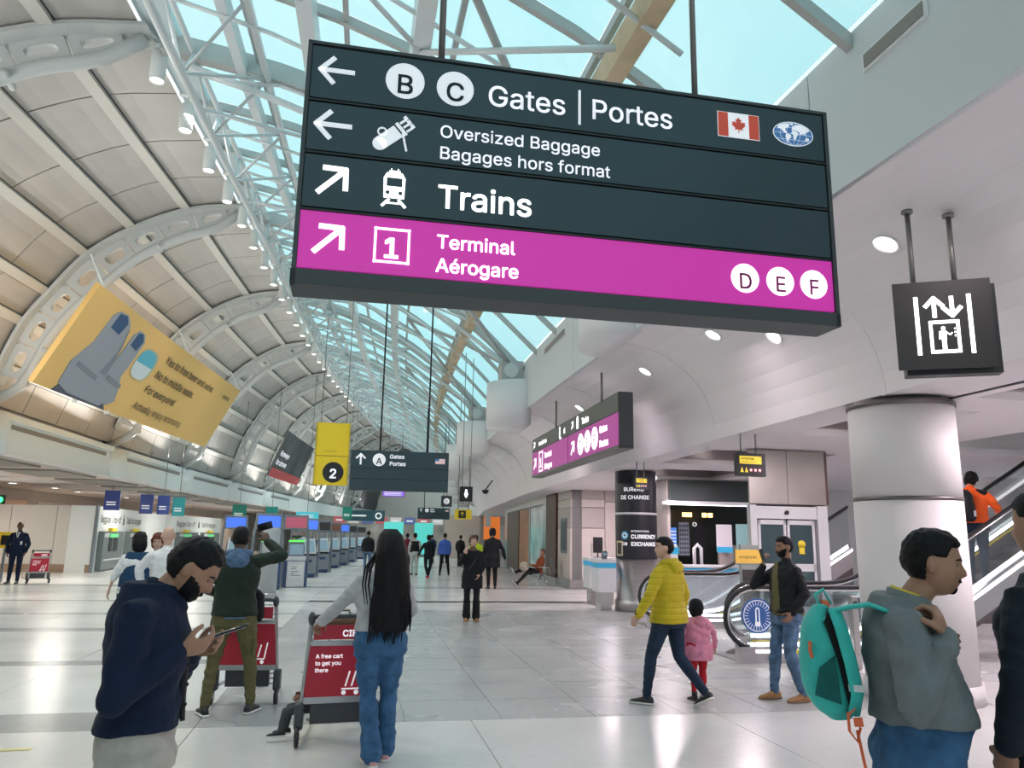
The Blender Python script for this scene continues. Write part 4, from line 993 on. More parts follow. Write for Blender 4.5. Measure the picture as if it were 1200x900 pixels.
m = MB(); m.ell((0, -.115, 1.37), (.10, .05, .075), 18, 12); m.capsule([(-.095, .02, 1.42), (-.07, -.06, 1.43), (0, -.09, 1.435), (.07, -.06, 1.43), (.095, .02, 1.42)], [.026, .034, .04, .034, .026]); remesh(m.build('hood', F_yel, r), .01, 2, .004, 12)
for sd in 'LR': MB().capsule([P['wr' + sd] + V(0, 0, .03), P['wr' + sd] + V(0, .004, .008)], [.038, .036], 12).build('cuff', F_blk2, r, True)
# 9 child in pink
r, P, HX, k = person('small child in a pink quilted coat and black hat beside the man in yellow', 3.72, 8.05, .1, 1.02, vox=.010, top=F_pink, legs=F_red, shoes=(M_shoe, M_black), hair=(F_black, 'hood'), skinm=S_fair, boot=True, girth=1.45, hem=.70, leg_r=1.15, shoulder=1.1,
    J=dict(elL=(-.36, 0, 1.12), wrL=(-.34, .08, .95), elR=(.36, 0, 1.12), wrR=(.38, .03, .92), head=(0, .015, 1.60)), fold=.012)
m = MB(); m.ell((0, -.09, .80), (.085, .04, .06), 16, 10); m.build('hood', F_pink, r, True)
# 10 man on the phone
r, P, HX, k = person('bearded man in a black jacket and jeans with phone at mouth by the escalator', 4.72, 7.95, PI / 2 + .02, 1.72, face=True, vox=.008, top=F_blk2, legs=F_jean, shoes=(M_tanb, mat('tan_sole', (.30, .16, .08), .7)), hair=(H_blk, 'short'), skinm=S_brown, beard=H_blk, mous=True,
    J=dict(elR=(.20, .26, 1.20), wrR=(.06, .22, 1.43), elL=(-.25, -.08, 1.13), wrL=(-.22, .06, .93), kneeR=(.09, .10, .5), ankR=(.10, .13, .09), kneeL=(-.10, .04, .5), ankL=(-.12, -.08, .09), toeR=(-.1, 1, 0), toeL=(-.1, 1, 0)),
    hands=dict(R=dict(d=(-.1, -.1, 1), n=(-.2, -1, 0), curl=.8), L=dict(curl=.7)), girth=1.12, hem=.92, leg_r=.98, fold=.013, lean=-.04)
m = MB(); m.tube([(-.02, .10, 1.44), (-.05, .145, 1.30), (-.06, .150, 1.12), (-.06, .150, .95), (-.05, .145, .88)], [.02, .035, .045, .05, .045], 10, flat=(1, .35)); m.build('olive_shirt', F_olive, r, True)
m = MB(); m.tube([(-.17, -.10, .90), (-.18, .08, .90), (-.05, .15, .885)], .025, 8, flat=(1, .5)); m.build('shirt_hem', F_olive, r, True)
phone('dark phone at the mouth of the bearded man by the escalator', 4.72 - .235, 7.98, 1.50, (.2, -.2, -PI / 2))
# 11 woman in black coat facing the camera
r, P, HX, k = person('woman in a long black coat and tan shoes walking towards the camera', 2.34, 15.9, PI - .1, 1.68, face=True, vox=.011, top=F_black, legs=F_blk2, shoes=(M_tanb, M_tanb), hair=(H_brn, 'mid'), skinm=S_fair,
    J=dict(elR=(.27, .02, 1.16), wrR=(.15, .20, 1.36), elL=(-.24, 0, 1.14), wrL=(-.15, .1, .95)), hands=dict(R=dict(d=(0, .2, 1), n=(-.3, -.6, .2), curl=.7)), hem=.66, girth=1.12, flare=1.9, head=(.3, 0, .35), topname='coat')
m = MB(); m.ell((0, .04, 1.40), (.085, .07, .06), 14, 8); m.build('scarf', mat('brown_scarf', (.13, .08, .05), .9), r, True)
MB().tube([(-.14, .0, 1.40), (-.06, .165, 1.2), (.08, .17, 1.0)], .008, 6).build('bag_strap', F_char, r)
# 12 tall hooded figure
person('tall person in a long dark hooded coat walking away near the seats', 4.1, 25.7, .05, 1.94, vox=.014, top=F_blk2, legs=F_black, shoes=M_shoe, hair=(F_blk2, 'hood'), skinm=S_med, hem=.62, girth=1.2, J=dict(elR=(.33, 0, 1.12), wrR=(.40, .04, .88)), topname='coat')
# 13.. others down the hall
person('person in a yellow-green safety vest half hidden beside the tall hooded figure', 3.75, 27.6, .2, 1.72, vox=.016, top=F_hiviz, legs=F_black, shoes=M_shoe, hair=(H_blk, 'short'), skinm=S_brown)
person('person in a royal blue jacket and black trousers walking away down the hall', 3.02, 34.5, 0, 1.80, vox=.016, top=F_blue, legs=F_black, shoes=M_shoe, hair=(H_blk, 'short'), skinm=S_med, girth=1.2, J=dict(ankR=(.20, .1, .09), ankL=(-.18, -.1, .09), kneeR=(.15, .05, .5), kneeL=(-.14, 0, .5)))
person('person in a dark short jacket and red shoes walking away beside the blue jacket', 2.26, 32.3, .1, 1.70, vox=.016, top=F_black, legs=F_blk2, shoes=(F_red, F_red), hair=(H_blk, 'mid'), skinm=S_brown, J=dict(elL=(-.33, 0, 1.12), wrL=(-.42, .05, .9), ankR=(.02, .0, .09), ankL=(-.02, -.1, .09)))
person('person in a black vest over a grey hoodie with pale trousers walking away', 1.72, 34.2, 0, 1.78, vox=.016, top=F_lgrey, legs=F_lp, shoes=M_shoe, hair=(H_blk, 'short'), skinm=S_brown, leg_r=1.2, flare=1.3)
MB().sweep([ringpts((0, 0, z), .20, .15, None, 16) for z in (.92, 1.1, 1.3, 1.43)]).build('vest', F_black, C.objects[-1].parent if False else [o for o in C.objects if o.get('label', '').startswith('person in a black vest')][0], True)
person('person in a maroon jacket walking away behind the grey hoodie', 1.36, 38.0, 0, 1.78, vox=.018, top=F_mar, legs=F_black, shoes=M_shoe, hair=(H_blk, 'short'), skinm=S_dark)
person('man in a black jacket and blue jeans walking away by the row of kiosks', -.40, 36.5, 0, 1.85, vox=.014, top=F_blk2, legs=F_jean, shoes=M_shoe, hair=(H_blk, 'buzz'), skinm=S_brown, girth=1.3)
for i, (t, s, f, lb) in enumerate(((1.6, 46, F_black, 'distant person in black beyond the pale trousers'), (2.6, 48, F_vest, 'distant person in navy beyond the blue jacket'), (3.4, 50, F_char, 'distant person in grey beyond the blue jacket'), (.2, 50, F_lgrey, 'distant person in light grey past the kiosks'),
                                 (4.2, 44, F_blk2, 'distant person in black beyond the woman in the coat'), (-.6, 60, F_blue, 'very distant person in blue past the kiosks'))):
    person(lb, t, s, random.uniform(-.5, .5), 1.74, vox=.022, top=f, legs=F_black, shoes=M_shoe, hair=(H_blk, 'short'), skinm=S_med)
# seated man
r, P, HX, k = person('man in a rust shirt lounging on a metal seat with legs stretched out', 5.98, 27.5, PI / 2 + .1, 1.74, z=-.44, vox=.013, top=F_rust, legs=F_blk2, shoes=(M_shoe, M_sole), hair=(mat('brown_cap', (.16, .10, .07), .8), 'short'), skinm=S_med, seat=True, lean=-.25,
    J=dict(hipR=(.10, 0, .93), hipL=(-.10, 0, .93), kneeR=(.12, .42, 1.02), kneeL=(-.14, .45, .90), ankR=(.0, .82, .92), ankL=(-.16, .80, .56), toeR=(0, .5, .85), toeL=(-.1, .7, .6), elR=(.26, .0, 1.12), wrR=(.12, .25, 1.15), elL=(-.26, .0, 1.12), wrL=(-.12, .25, 1.15)))
# 14 group by the bag-drop wall
r, P, HX, k = person('woman with black hair bun in a navy sleeveless vest and white shirt seen from behind', -2.95, 11.9, .35, 1.63, vox=.010, top=F_white, legs=F_vest, shoes=M_shoe, hair=(H_blk, 'full'), skinm=S_fair,
    J=dict(elL=(-.30, -.02, 1.10), wrL=(-.34, .06, .90), kneeR=(.09, -.02, .5)), girth=1.3, leg_r=1.3, wrist_cover=.95, topname='shirt')
MB().sweep([ringpts((0, -.005, z), w_, d_, None, 20) for z, w_, d_ in ((.70, .215, .19), (.85, .225, .185), (1.0, .21, .165), (1.15, .205, .165), (1.28, .195, .150), (1.36, .14, .11))]).build('long_vest', F_vest, r, True)
m = MB(); m.ell((.0, -.05, 1.46), (.10, .09, .13), 16, 10); m.build('hair_fall', H_blk, r, True)
person('woman with curly auburn hair facing the camera between the vest woman and the blazer man', -2.88, 12.6, PI + .15, 1.60, face=True, vox=.010, top=F_vest, legs=F_vest, shoes=M_shoe, hair=(mat('auburn', (.13, .03, .015), .7, nscale=30, namt=.4), 'full'), skinm=S_fair, girth=1.1)
r = [o for o in C.objects if o.get('label', '').startswith('woman with curly')][0]
MB().prism([(-.05, 1.36), (0, 1.22), (.05, 1.36)], .10, .135).build('shirt_front', F_white, r)
m = MB()
for q in range(40):
    a, e = random.uniform(0, 2 * PI), random.uniform(-.2, 1.4); p = V(.085 * math.cos(a) * math.cos(e), -.005 + .10 * math.sin(a) * math.cos(e), 1.50 + .12 * math.sin(e))
    if p.y > .05 and p.z < 1.555: continue
    m.ell(p, (.026, .026, .026), 8, 6)
m.build('curls', mat('auburn', (.13, .03, .015)), r, True)
person('bald man in a white shirt partly hidden behind the man in the navy blazer', -2.32, 10.8, .4, 1.72, vox=.010, top=F_white, legs=F_char, shoes=M_shoe, skinm=S_fair, J=dict(elL=(-.30, .1, 1.2)))
r, P, HX, k = person('bald man in a dark suit and tie by the white partition at far left', -10.65, 26.4, PI + .1, 1.88, face=True, vox=.012, top=F_navy, legs=F_navy, shoes=M_shoe, skinm=S_dark, hem=.82, girth=1.05, topname='suit_jacket',
    J=dict(ankR=(.12, .02, .09), ankL=(-.10, 0, .09), elR=(.27, 0, 1.12), elL=(-.27, -.02, 1.12)))
MB().prism([(-.055, 1.56), (0, 1.34), (.055, 1.56)], .115, .155).build('shirt_front', F_white, r); MB().prism([(-.015, 1.55), (0, 1.38), (.015, 1.55)], .156, .162).build('tie', F_char, r)
MB().box(-.16, -.10, .15, .158, 1.18, 1.28).build('badge', F_white, r)
# 15 person on the escalator
r, P, HX, k = person('person in an orange and black jacket with a black backpack riding up the escalator', 9.80, 10.95, -PI / 2 + .5, 1.78, z=1.07, vox=.009, top=F_org, legs=F_dj, shoes=M_shoe, hair=(H_blk, 'full'), skinm=S_med, girth=1.22, hem=.92,
    J=dict(elR=(.32, .10, 1.17), wrR=(.25, .33, 1.10), head=(0, .06, 1.60)), head=(-.35, 0, 0), leg_r=1.15)
m = MB(); m.capsule([(-.20, -.02, 1.40), (0, -.06, 1.43), (.20, -.02, 1.40)], [.06, .07, .06]); m.build('black_yoke', F_blk2, r, True)
MB().capsule([(.22, .0, 1.38), (.30, .05, 1.27)], [.062, .06]).build('sleeve_patch', F_org, r, True)
m = MB(); m.ell((0, -.10, 1.44), (.12, .07, .06), 16, 10); m.build('hood', F_org, r, True)
b = thing('backpack', 'black backpack with pale side patches worn by the person on the escalator', 'backpack', 9.80 - .28, 10.95 - .14, 2.02, -PI / 2 + .5)
m = MB(); m.sweep([ringpts((0, -.02, z), wx, wy, None, 20, 3) for z, wx, wy in ((0, .13, .08), (.04, .17, .11), (.25, .17, .12), (.42, .15, .09), (.50, .09, .05))]); m.build('main_bag', F_blk2, b, True)
MB().box(.165, .175, -.06, .02, .08, .17).build('side_patch', F_white, b); MB().box(-.08, .0, -.145, -.13, .08, .15).build('rear_patch', F_white, b)
# ================================================================ SIGNS
W_lit = mat('white_lettering', (.86, .86, .90), .5, emit=.45); W_glow = mat('white_backlit', (1, 1, 1), .5, emit=1.6); SG = mat('sign_slate', (.030, .060, .075), .35, nscale=1.5, namt=.1); SGd = mat('sign_frame', (.055, .062, .068), .5)
def topz(t, s):
    return roofz(t, s) - .1 if t > -3.4 else (3.52 if t < -9.4 else gz(lerp([p[0] for p in VP[::-1]], [p[1] for p in VP[::-1]], t), s))
MAG = mat('magenta_backlit', (.52, .03, .33), .4, emit=.55, ecol=(.60, .03, .36)); Y_ = mat('sign_yellow', (.80, .58, .02), .5, emit=.08); Rd = mat('flag_red', (.75, .09, .05), .5, emit=.15); Bl = mat('map_blue', (.08, .22, .50), .5, emit=.15)
M_rod = mat('hanger_rod', (.25, .24, .23), .35, .7)
def rod(root, x, z0, z1, r=.014, y=0, m=None, foot=False):
    q = MB().tube([(x, y, z0), (x, y, z1)], r, 8)
    if foot: q.lathe([(.001, z1 - .03), (r * 2.2, z1 - .03), (r * 2.2, z1), (.001, z1)], c=(x, y, 0), n=14)
    return q.build('hanger_rod', m or M_rod, root, True)
def arrow(root, x, z, L, ang, m, y=-.0, wd=None, nm='arrow'):
    wd = wd or L * .14; c, s_ = math.cos(ang), math.sin(ang)
    f = lambda a, b: (x + a * c - b * s_, z + a * s_ + b * c)
    q = MB(); q.stroke([f(-L / 2, 0), f(L / 2 - wd * .5, 0)], wd, y - .003, y); q.stroke([f(L * .12, L * .40), f(L / 2, 0), f(L * .12, -L * .40)], wd, y - .003, y, True); return q.build(nm, m, root)
def roundel(root, x, z, r, ch, m, mc, y=0, nm='roundel', sz=None):
    d = MB().disc(x, z, r, y - .003, y).build(nm, m, root)
    text(ch, sz or r * 1.9, mc, d, x, y - .0035, z - (sz or r * 1.9) * (.385 if FONT else .345), 'letter', 'CENTER', bold=r * .035)
    return d
# ---- the big overhead sign
sg = thing('hanging_sign', 'huge dark slate wayfinding sign with a magenta bottom row listing gates, baggage, trains and terminal', 'sign', .92, 3.3, 2.68)
x0, x1 = -1.20, 1.38; hh = 1.14; fy = -.10
MB().box(x0, x1, -.085, .10, .012, hh).build('cabinet', SGd, sg, bevel=.004)
rows = [(.86, 1.125), (.61, .85), (.345, .60)]
fp_ = []
for a, b in rows: fp_.append(MB().box(x0 + .02, x1 - .025, -.10, -.085, a + .006, b - .006).build('row_panel', SG, sg, bevel=.002))
fm = MB().box(x0 + .02, x1 - .025, -.098, -.085, .075, .332).build('backlit_row', MAG, sg)
MB().box(x0 - .004, x1 + .004, -.106, .10, 0, .068).build('bottom_rail', SGd, sg, bevel=.004)
for z in (.338, .604, .854): MB().box(x0, x1, -.104, -.08, z - .005, z + .004).build('divider', M_black, sg)
for a in ((x0, x0 + .018), (x1 - .02, x1)): MB().box(a[0], a[1], -.106, -.08, 0, hh).build('side_rail', SGd, sg)
MB().box(x0, x1, -.106, -.08, hh - .014, hh).build('top_rail', SGd, sg)
u = -.1003
arrow(fp_[0], -1.065, 1.005, .15, PI, W_lit, u); arrow(fp_[1], -1.065, .74, .155, PI, W_lit, u); arrow(fp_[2], -1.06, .475, .165, PI / 4, W_glow, u); arrow(fm, -1.06, .205, .165, PI / 4, W_glow, u + .002)
roundel(fp_[0], -.765, 1.0, .088, 'B', W_lit, SG, u); roundel(fp_[0], -.535, .995, .086, 'C', W_lit, SG, u)
text('Gates', .185, W_lit, fp_[0], -.385, u, .935, bold=.002, sx=1.0); MB().box(.055, .067, u - .003, u, .895, 1.075).build('bar', W_lit, fp_[0]); text('Portes', .185, W_lit, fp_[0], .115, u, .935, bold=.002, sx=1.0)
text('Oversized Baggage', .108, W_lit, fp_[1], -.60, u, .745, bold=.0012, sx=1.02); text('Bagages hors format', .108, W_lit, fp_[1], -.60, u, .640, bold=.0012, sx=1.02)
text('Trains', .195, W_glow, fp_[2], -.60, u, .405, bold=.003, sx=1.02)
text('Terminal', .112, W_glow, fm, -.595, u + .002, .215, bold=.0016, sx=1.02); text('Aérogare', .112, W_glow, fm, -.595, u + .002, .105, bold=.0016, sx=1.02)
for x, c in ((.885, 'D'), (1.07, 'E'), (1.25, 'F')): roundel(fm, x, .205, .072, c, W_glow, mat('magenta_letter', (.35, .05, .22), .5), u + .002)
m = MB(); a_, b_, c_, d_ = -.865, -.71, .125, .285
for q in ((a_, a_ + .010, c_, d_), (b_ - .010, b_, c_, d_), (a_, b_, c_, c_ + .010), (a_, b_, d_ - .010, d_)): m.box(q[0], q[1], u - .001, u + .002, q[2], q[3])
nb_ = m.build('number_box', W_glow, fm); text('1', .16, W_glow, nb_, -.79, u + .001, .150, 'number', 'CENTER', bold=.005)
m = MB()                                             # golf bag pictogram
m.M = Matrix.Translation((-.80, 0, .735)) @ Matrix.Rotation(-.72, 4, 'Y')
for q in ((-.085, .02, -.032, .032), ): m.box(q[0], q[1], u - .003, u, q[2], q[3])
m.box(.03, .045, u - .003, u, -.036, .036); m.disc(-.085, 0, .032, u - .003, u, 16)
for z in (-.024, 0, .024): m.box(.05, .085, u - .003, u, z - .005, z + .005); m.box(.08, .096, u - .003, u, z - .004, z + .016)
m.ringz(-.04, .038, .022, .015, u - .003, u, 16); m.M = None
m.stroke([(-.765, .74), (-.745, .655)], .009, u - .003, u); m.build('golf_bag_pictogram', W_lit, fp_[1])
m = MB(); X_ = -.79; Z_ = .47                           # train pictogram
m.prism([(X_ - .045, Z_ - .045), (X_ + .045, Z_ - .045), (X_ + .048, Z_ + .05), (X_ + .034, Z_ + .075), (X_ - .034, Z_ + .075), (X_ - .048, Z_ + .05)], u - .003, u)
m.stroke([(X_ - .025, Z_ + .082), (X_ + .025, Z_ + .082)], .006, u - .003, u); m.stroke([(X_ - .015, Z_ + .078), (X_ - .015, Z_ + .095)], .005, u - .003, u); m.stroke([(X_ + .015, Z_ + .078), (X_ + .015, Z_ + .095)], .005, u - .003, u)
m.stroke([(X_ - .02, Z_ - .05), (X_ - .052, Z_ - .085)], .012, u - .003, u); m.stroke([(X_ + .02, Z_ - .05), (X_ + .052, Z_ - .085)], .012, u - .003, u); m.stroke([(X_ - .04, Z_ - .068), (X_ + .04, Z_ - .068)], .007, u - .003, u)
tr = m.build('train_pictogram', W_glow, fp_[2])
m = MB(); m.box(X_ - .034, X_ + .034, u - .0045, u - .003, Z_ + .01, Z_ + .05); m.disc(X_ - .028, Z_ - .02, .009, u - .0045, u - .003, 12); m.disc(X_ + .028, Z_ - .02, .009, u - .0045, u - .003, 12); m.build('windscreen', SG, tr)
# Canadian flag
def flag(root, x, z, w_, h_, y, leaf=True):
    f = MB().box(x - w_ / 2, x + w_ / 2, y - .002, y, z - h_ / 2, z + h_ / 2).build('flag', W_lit, root)
    m = MB(); e = w_ * .012
    for sgn in (-1, 1):
        a = x + sgn * w_ / 2 - sgn * e; b = x + sgn * w_ / 4; m.box(min(a, b), max(a, b), y - .0032, y - .002, z - h_ / 2 + e, z + h_ / 2 - e)
    L = [(0, 1), (.14, .72), (.30, .80), (.22, .36), (.42, .55), (.47, .44), (.70, .48), (.60, .24), (.72, .16), (.36, -.14), (.42, -.34), (.05, -.27), (.05, -.62)]
    pts = L + [(-a, b) for a, b in L[::-1] if a]; k_ = h_ * .40
    m.add([(x + a * k_, y - .0034, z + b * k_ - .0 + k_ * -.12) for a, b in pts] + [(x, y - .0034, z)], [(i, (i + 1) % len(pts), len(pts)) for i in range(len(pts))])
    m.build('flag_red', Rd, f); return f
flag(fp_[0], .885, 1.0, .225, .135, u)
# oval world map
gx, gz_, ga, gb = 1.185, .995, .112, .066
gl = MB().disc(gx, gz_, ga, u - .002, u, 40, gb).build('world_map', W_lit, fp_[0])
o2 = MB().disc(gx, gz_, ga * .96, u - .003, u - .002, 40, gb * .94).build('ocean', Bl, gl)
m = MB(); E_ = lambda P_: [(gx + a * ga, gz_ + b * gb) for a, b in P_]
LAND = [[(-.80, .30), (-.70, .62), (-.42, .80), (-.18, .78), (-.20, .55), (-.38, .38), (-.42, .12), (-.30, .0), (-.36, -.02), (-.56, .18), (-.62, .38)], [(-.34, -.02), (-.14, -.10), (-.10, -.26), (-.24, -.52), (-.30, -.80), (-.36, -.56), (-.40, -.22)],
        [(-.08, .30), (-.02, .62), (.12, .74), (.40, .84), (.72, .60), (.80, .36), (.62, .22), (.56, .0), (.48, .12), (.36, -.02), (.30, .20), (.16, .28), (.0, .34)], [(-.04, .26), (.16, .24), (.26, .04), (.16, -.20), (.10, -.50), (.02, -.44), (.0, -.10), (-.10, .04)],
        [(.60, -.28), (.74, -.20), (.78, -.40), (.66, -.50), (.56, -.42)], [(-.14, .86), (.0, .88), (-.04, .70), (-.12, .72)]]
for P_ in LAND:
    pp = E_(P_); cx_ = sum(p[0] for p in pp) / len(pp); cz_ = sum(p[1] for p in pp) / len(pp)
    m.add([(a, u - .0038, b) for a, b in pp] + [(cx_, u - .0038, cz_)], [(i, (i + 1) % len(pp), len(pp)) for i in range(len(pp))])
for q in (-.5, 0, .5):
    hw = ga * math.sqrt(1 - q * q) * .95; m.box(gx - hw, gx + hw, u - .0036, u - .003, gz_ + q * gb - .0007, gz_ + q * gb + .0007)
for q in (-.66, -.33, 0, .33, .66):
    m.stroke([(gx + q * ga * math.cos(a), gz_ + gb * .94 * math.sin(a)) for a in [-1.4 + .4 * j for j in range(8)]], .0014, u - .0036, u - .003)
m.build('continents', W_lit, o2)
rod(sg, -.595, hh, 4.6, .016); rod(sg, .705, hh, 3.95, .016)
# ---- generic slate sign "A gates"
def a_sign(label, t, s, z, W_, H_, rods, flagged=True):
    g = thing('hanging_sign', label, 'sign', t, s, z); MB().box(-W_ / 2, W_ / 2, -.08, .10, 0, H_).build('cabinet', SGd, g)
    k_ = H_ / .91; p = []
    for a, b in ((.52, .90), (.27, .50), (.02, .25)): p.append(MB().box(-W_ / 2 + .02, W_ / 2 - .02, -.092, -.08, a * k_, b * k_).build('row_panel', SG, g))
    arrow(p[0], -W_ * .40, .70 * k_, .24 * k_, PI / 2, W_lit, -.0925, .04 * k_); roundel(p[0], -W_ * .215, .70 * k_, .145 * k_, 'A', W_lit, SGd, -.0925)
    text('Gates', .165 * k_, W_lit, p[0], -W_ * .11, -.0925, .74 * k_, bold=.003 * k_); text('Portes', .165 * k_, W_lit, p[0], -W_ * .11, -.0925, .575 * k_, bold=.003 * k_)
    f = MB().box(W_ * .36, W_ * .46, -.095, -.092, .645 * k_, .765 * k_).build('flag', W_lit, p[0])
    m = MB()
    for q in range(4): m.box(W_ * .36, W_ * .46, -.097, -.095, (.65 + .03 * q) * k_, (.663 + .03 * q) * k_)
    m.build('stripes', Rd, f); MB().box(W_ * .36, W_ * .40, -.099, -.097, .71 * k_, .765 * k_).build('canton', Bl, f)
    for x in rods: rod(g, x * W_, H_, rods[x], .02, m=M_black)
    return g
a_sign('dark slate sign with white A roundel and up arrow over mid hall', .85, 18, 2.65, 2.24, .91, {-.21: topz(.4, 18) - 2.65, .28: topz(1.5, 18) - 2.65})
a_sign('small far dark sign with an A roundel hanging beyond the larger A sign', 2.6, 40, 2.5, 1.62, .56, {-.3: topz(2.1, 40) - 2.5, .3: topz(3.1, 40) - 2.5})
g = thing('hanging_sign', 'tiny square dark sign with a clock-like roundel above the far A sign', 'sign', 3.15, 37.5, 3.05); MB().box(-.26, .26, -.05, .05, 0, .52).build('cabinet', SGd, g); roundel(g, 0, .26, .14, 'C', W_lit, SGd, -.051); rod(g, 0, .52, topz(3.15, 37.5) - 3.05, .02)
# ---- yellow gate banner
g = thing('hanging_banner', 'tall yellow banner with a black roundel 2 beside the A sign', 'sign', -.98, 22.2, 3.0)
MB().box(-.44, .44, -.03, .03, 0, 1.76).build('panel', Y_, g); MB().box(-.44, .44, -.034, -.03, .81, .83).build('seam', mat('seam_brown', (.35, .22, .02), .6), g)
for a in ((-.47, -.44), (.44, .47)): MB().box(a[0], a[1], -.06, .06, 0, 1.76).build('edge', mat('yellow_edge', (.60, .42, .02), .5), g)
text('2 Domestic', .10, mat('seam_brown', (.35, .22, .02)), g, -.26, -.031, .93)
d = MB().disc(.06, .36, .29, -.036, -.03).build('roundel', M_black, g); text('2', .46, W_lit, d, .06, -.037, .20, 'number', 'CENTER', bold=.012)
rod(g, -.35, 1.76, topz(-1.3, 22) - 2.8, .012); rod(g, .35, 1.76, topz(-.6, 22) - 2.8, .012)
# ---- the long purple sign (parallel to the hall)
g = thing('hanging_sign', 'long purple and grey wayfinding sign edge-on to the hall, hung from the right soffit', 'sign', 4.55, 12.7, 3.20)
L_ = 7.2
SGg = mat('sign_grey', (.13, .14, .125), .45); MAG2 = mat('magenta_row', (.50, .07, .36), .45, emit=.25)
def pbox(nm, a, b, z0, z1, x0_, x1_, m_, par=None): return MB().box(x0_, x1_, a, b, z0, z1).build(nm, m_, par or g)
pbox('cabinet', 0, L_, .012, 1.0, -.12, .14, SGd); tp = pbox('top_row', .02, L_ - .02, .66, .98, -.132, -.12, SGg); pa = pbox('magenta_row', .02, 3.45, .06, .64, -.132, -.12, MAG2); pb = pbox('magenta_row', 3.5, L_ - .02, .06, .64, -.132, -.12, MAG2); pbox('bottom_rail', 0, L_, 0, .05, -.14, .14, SGg); pbox('junction_box', .4, .9, .35, .6, .14, .20, SGg)
# reading direction runs towards the camera: text turned to face -X
def ptxt(st, sz, m_, par, yy, z, sx=1., bold=.003, x=-.134): return text(st, sz, m_, par, 0, 0, 0, bold=bold, M=Matrix.Translation((x, yy, z)) @ Matrix.Rotation(-PI / 2, 4, 'Z') @ Matrix.Rotation(PI / 2, 4, 'X') @ Matrix.Diagonal((sx, 1, 1, 1)))
RZ90 = Matrix.Rotation(-PI / 2, 4, 'Z')
def pshape(fn, nm, m_, par, yy, z):
    q = MB(); q.M = Matrix.Translation((-.133, yy, z)) @ RZ90; fn(q); return q.build(nm, m_, par)
def parrow(q, L=.34, wd=.055):
    c = math.cos(PI / 4); f = lambda a, b: (a * c - b * c, a * c + b * c)
    q.stroke([f(-L / 2, 0), f(L / 2, 0)], wd, -.003, 0); q.stroke([f(L * .1, L * .38), f(L / 2, 0), f(L * .1, -L * .38)], wd, -.003, 0, True)
WP = W_glow
# magenta right half (near end) lies at small y; far half at large y
for nm, yy in (('D', 2.45), ('E', 1.95), ('F', 1.45)):
    d = pshape(lambda q: q.disc(0, 0, .22, -.003, 0), 'roundel', WP, pa, yy, .35); ptxt(nm, .36, MAG2, d, yy + .105, .225, bold=.006, x=-.1375)
pshape(parrow, 'arrow', WP, pa, 3.08, .33); ptxt('Gates', .235, WP, pa, 1.12, .40); ptxt('Portes', .235, WP, pa, 1.12, .13)
pshape(parrow, 'arrow', WP, pb, 6.85, .33)
def nbox(q):
    for a in ((-.2, -.17, -.25, .25), (.17, .2, -.25, .25), (-.2, .2, -.25, -.22), (-.2, .2, .22, .25)): q.box(a[0], a[1], -.003, 0, a[2], a[3])
d = pshape(nbox, 'number_box', WP, pb, 6.15, .34); ptxt('1', .40, WP, d, 6.27, .20, bold=.008); ptxt('Terminal', .24, WP, pb, 5.75, .38); ptxt('Aérogare', .24, WP, pb, 5.75, .11)
ptxt('Trains', .23, WP, tp, 2.35, .74); pshape(lambda q: parrow(q, .2, .035), 'arrow', WP, tp, 3.1, .82); pshape(lambda q: (q.box(-.07, .07, -.003, 0, -.10, .11), q.disc(0, .1, .07, -.003, 0, 14)), 'train_pictogram', WP, tp, 2.68, .80)
ptxt('Arrivals | Arrivées', .17, WP, tp, 6.4, .76, sx=.8); pshape(lambda q: parrow(q, .2, .035), 'arrow', WP, tp, 6.95, .82)
pshape(lambda q: (q.disc(0, .08, .05, -.003, 0, 14), q.box(-.06, .06, -.003, 0, -.12, .03), q.box(-.02, .14, -.003, 0, -.16, -.13)), 'lounge_pictogram', WP, tp, 4.2, .82); ptxt('al', .22, WP, tp, 3.85, .75)
rod(g, .0, 1.0, 1.66, .025, y=1.4); rod(g, .0, 1.0, 1.72, .025, y=5.1)
# ---- lift sign
g = thing('hanging_sign', 'black square box sign with a glowing white lift pictogram under the right soffit', 'sign', 4.88, 5.48, 3.09, -.50)
MB().box(-.30, .42, -.02, .12, -.03, .74).build('rear_plate', M_black, g); MB().box(-.36, .30, -.105, -.02, .02, .73).build('light_box', mat('box_side', (.35, .37, .40), .5), g); fr = MB().box(-.38, .36, -.125, -.105, 0, .76).build('front_plate', mat('plate_black', (.025, .023, .022), .5), g)
m = MB(); y0_, y1_ = -.129, -.125; zc = .37
for sgn in (-1, 1): m.stroke([(sgn * .20 - .01, .13), (sgn * .20 - .01, .62)], .032, y0_, y1_, True)
for q in ((-.125, -.10, .14, .40), (.08, .105, .14, .40), (-.125, .105, .13, .158), (-.125, .105, .385, .413)): m.box(q[0], q[1], y0_, y1_, q[2], q[3])
m.stroke([(-.075, .44), (-.075, .60)], .032, y0_, y1_); m.stroke([(-.14, .54), (-.075, .61), (-.01, .54)], .034, y0_, y1_, True); m.stroke([(.06, .62), (.06, .46)], .032, y0_, y1_); m.stroke([(-.005, .52), (.06, .45), (.125, .52)], .034, y0_, y1_, True)
m.disc(-.02, .345, .016, y0_, y1_, 14); m.box(-.04, .0, y0_, y1_, .245, .325); m.box(-.036, -.022, y0_, y1_, .16, .25); m.box(-.016, -.003, y0_, y1_, .16, .25); m.stroke([(0, .31), (.03, .285), (.045, .305)], .010, y0_, y1_); m.stroke([(-.048, .32), (-.052, .25)], .010, y0_, y1_)
for q in (.33, .30, .27): m.box(.062, .072, y0_, y1_, q, q + .014)
m.build('lift_pictogram', mat('glow_pict', (1, 1, 1), .5, emit=2.4), fr)
